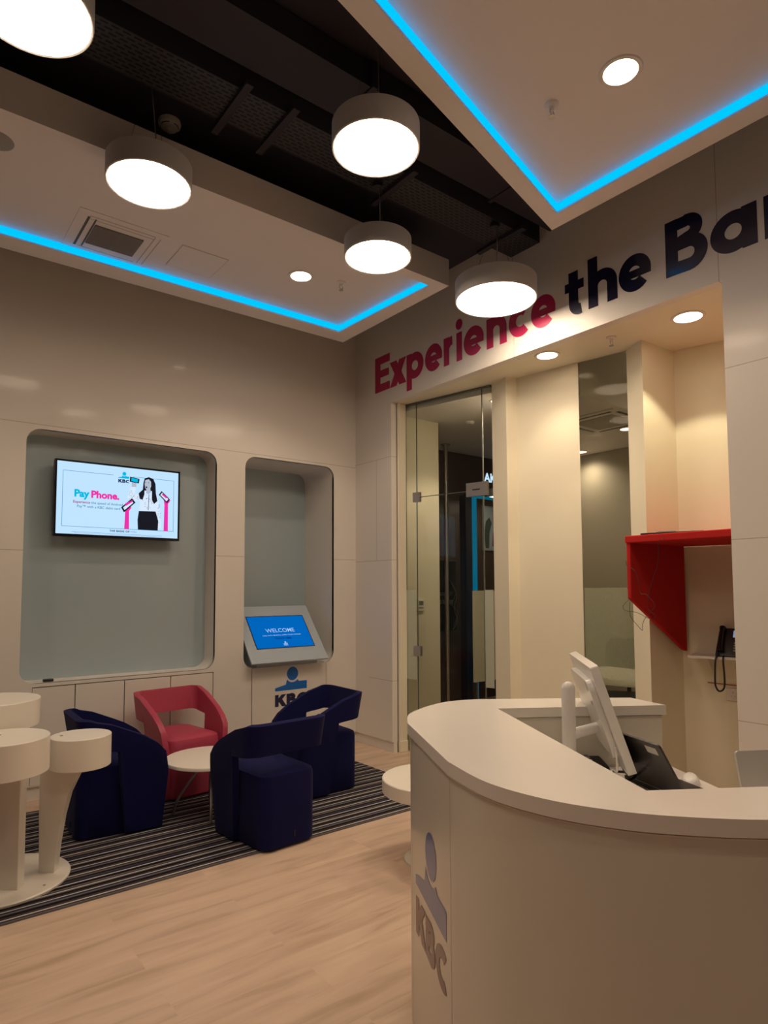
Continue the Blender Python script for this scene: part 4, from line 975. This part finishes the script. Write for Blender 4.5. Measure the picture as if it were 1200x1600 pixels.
downlight(4.36, 3.88, 3.2, 'recessed downlight in the lobby ceiling behind the glass door', .07, 30, m_lens2, group='lobby downlights')  # added lamp, kept out of sight, brightens the lobby walls
t = thing('smoke_detector', 'white smoke detector on the lobby ceiling seen through the top glass pane', 'smoke detector', (*[c for c in (aty(734, 654, 4.55).x, 4.55)], 3.2))
bm = NB(); lathe(bm, [(0, 0), (.045, 0), (.045, -.015), (.035, -.03), (0, -.035)], n=24); fin('housing', bm, m_white, t, smooth=True)

# ================================================================== MEETING ROOM behind the angled glass
A2 = Vector((4.225, 2.93)); B2 = Vector((4.289, 2.556)); g2 = (B2-A2); 
bm = NB(); plate(bm, [(0, .0), (1, .0), (1, HZ), (0, HZ)], [], lambda u, v, d: (*(A2+g2*u+Vector((d, 0))), v), .004, .014); wm = struct(fin('window_4', bm, m_mglass))
bm = NB(); plate(bm, [(0, .78), (1, .78), (1, 1.50), (0, 1.50)], [], lambda u, v, d: (*(A2+g2*u+Vector((d, 0))), v), .015, .0155); fin('frosted_band', bm, glass_mat('frost_green', (.99, 1, .98), .30, ior=1.1), wm)
def onz(px, py, z):
    d = r2*((px-600)/1003.54)-u2*((py-857.2)/1003.54)+fwd; return d*((z-CAMH)/d.z)+Vector((0, 0, CAMH))
t = thing('air_cassette', 'white ceiling air unit with dark slots in the meeting room', 'air conditioner', (*onz(945, 658, 3.05).xy, 3.05), .0)
bm = NB(); box(bm, -.34, .34, -.34, .34, -.012, -.0005); fin('fascia', bm, m_ceil, t, bevel=.004)
bm = NB(); box(bm, -.2, .2, -.2, .2, -.016, -.011); fin('centre_grille', bm, mat('cassette_grey', (.42, .40, .36), .6), t)
for a_ in range(4):
    c, s = math.cos(a_*PI/2), math.sin(a_*PI/2); bm = NB()
    x0_, x1_, y0_, y1_ = -.24, .24, .265, .295
    pts = [(x*c-y*s, x*s+y*c) for x, y in ((x0_, y0_), (x1_, y0_), (x1_, y1_), (x0_, y1_))]
    prism(bm, pts, -.014, -.0115); fin('air_slot', bm, m_black, t)
q = onz(908, 706, 3.05); downlight(q.x, q.y, 3.05, 'recessed downlight in the meeting room ceiling, left one seen through the glass', 0.07, 20, m_lens2, 150, group='meeting room downlights', blend=1)
q = onz(979, 670, 3.05); downlight(q.x, q.y, 3.05, 'recessed downlight in the meeting room ceiling, right one seen through the glass', 0.07, 20, m_lens2, 150, group='meeting room downlights', blend=1)
downlight(5.15, 2.15, 3.5, 'recessed downlight in the meeting room ceiling, hidden behind the recess column', .07, 22, m_lens2, 150, group='meeting room downlights', blend=1)  # added lamp, out of sight, lights the bulkhead face
t = thing('meeting_table', 'white meeting table top glimpsed through the angled glass', 'table', (4.98, 3.02, 0), math.radians(82))
bm = NB(); prism(bm, rrect(-.50, .50, -.33, .33, .05, 5), .735, .77); fin('table_top', bm, m_white, t, bevel=.004)
for s in (-1, 1):
    bm = NB(); tube(bm, [(s*.40, -.22, .01), (s*.40, 0, .725), (s*.40, .22, .01)], .018, 8); fin('leg', bm, m_steel, t)
def office_chair(x, y, rz, label):
    t = thing('office_chair', label, 'chair', (x, y, 0), rz, 'meeting room chairs')
    bm = NB(); prism(bm, rrect(-.23, .23, -.22, .22, .08, 5), .43, .49); fin('seat', bm, m_black, t, bevel=.02, seg=3)
    bm = NB(); plate(bm, rrect(-.21, .21, .55, 1.0, .09, 5), [], lambda u, v, d: (u, -.22+d-(v-.5)*.12, v), -.02, .02); fin('backrest', bm, m_black, t, bevel=.015)
    bm = NB(); tube(bm, [(0, 0, .08), (0, 0, .43)], .025, 10); fin('gas_column', bm, m_steel, t)
    bm = NB(); tube(bm, [(0, -.1, .45), (0, -.24, .50), (0, -.24, .62)], .02, 8); fin('back_support', bm, m_black, t)
    for k in range(5):
        a = 2*PI*k/5; bm = NB(); tube(bm, [(0, 0, .10), (.26*math.cos(a), .26*math.sin(a), .06)], .016, 8); f = fin('base_spoke', bm, m_steel, t)
        bm = NB(); lathe(bm, [(0, 0), (.02, .004), (.026, .025), (.02, .046), (0, .05)], (.26*math.cos(a), .26*math.sin(a)), 12); fin('caster', bm, m_black, t)
    for s in (-1, 1):
        bm = NB(); tube(bm, [(s*.22, 0, .46), (s*.28, 0, .50), (s*.28, .02, .66), (s*.28, .15, .67)], .014, 8, 3); fin('armrest', bm, m_steel, t)
office_chair(5.62, 3.42, math.radians(120), 'black office chair on the far side of the small white table, behind the glass')
office_chair(5.95, 4.25, math.radians(200), 'black office chair against the far left wall of the meeting room')
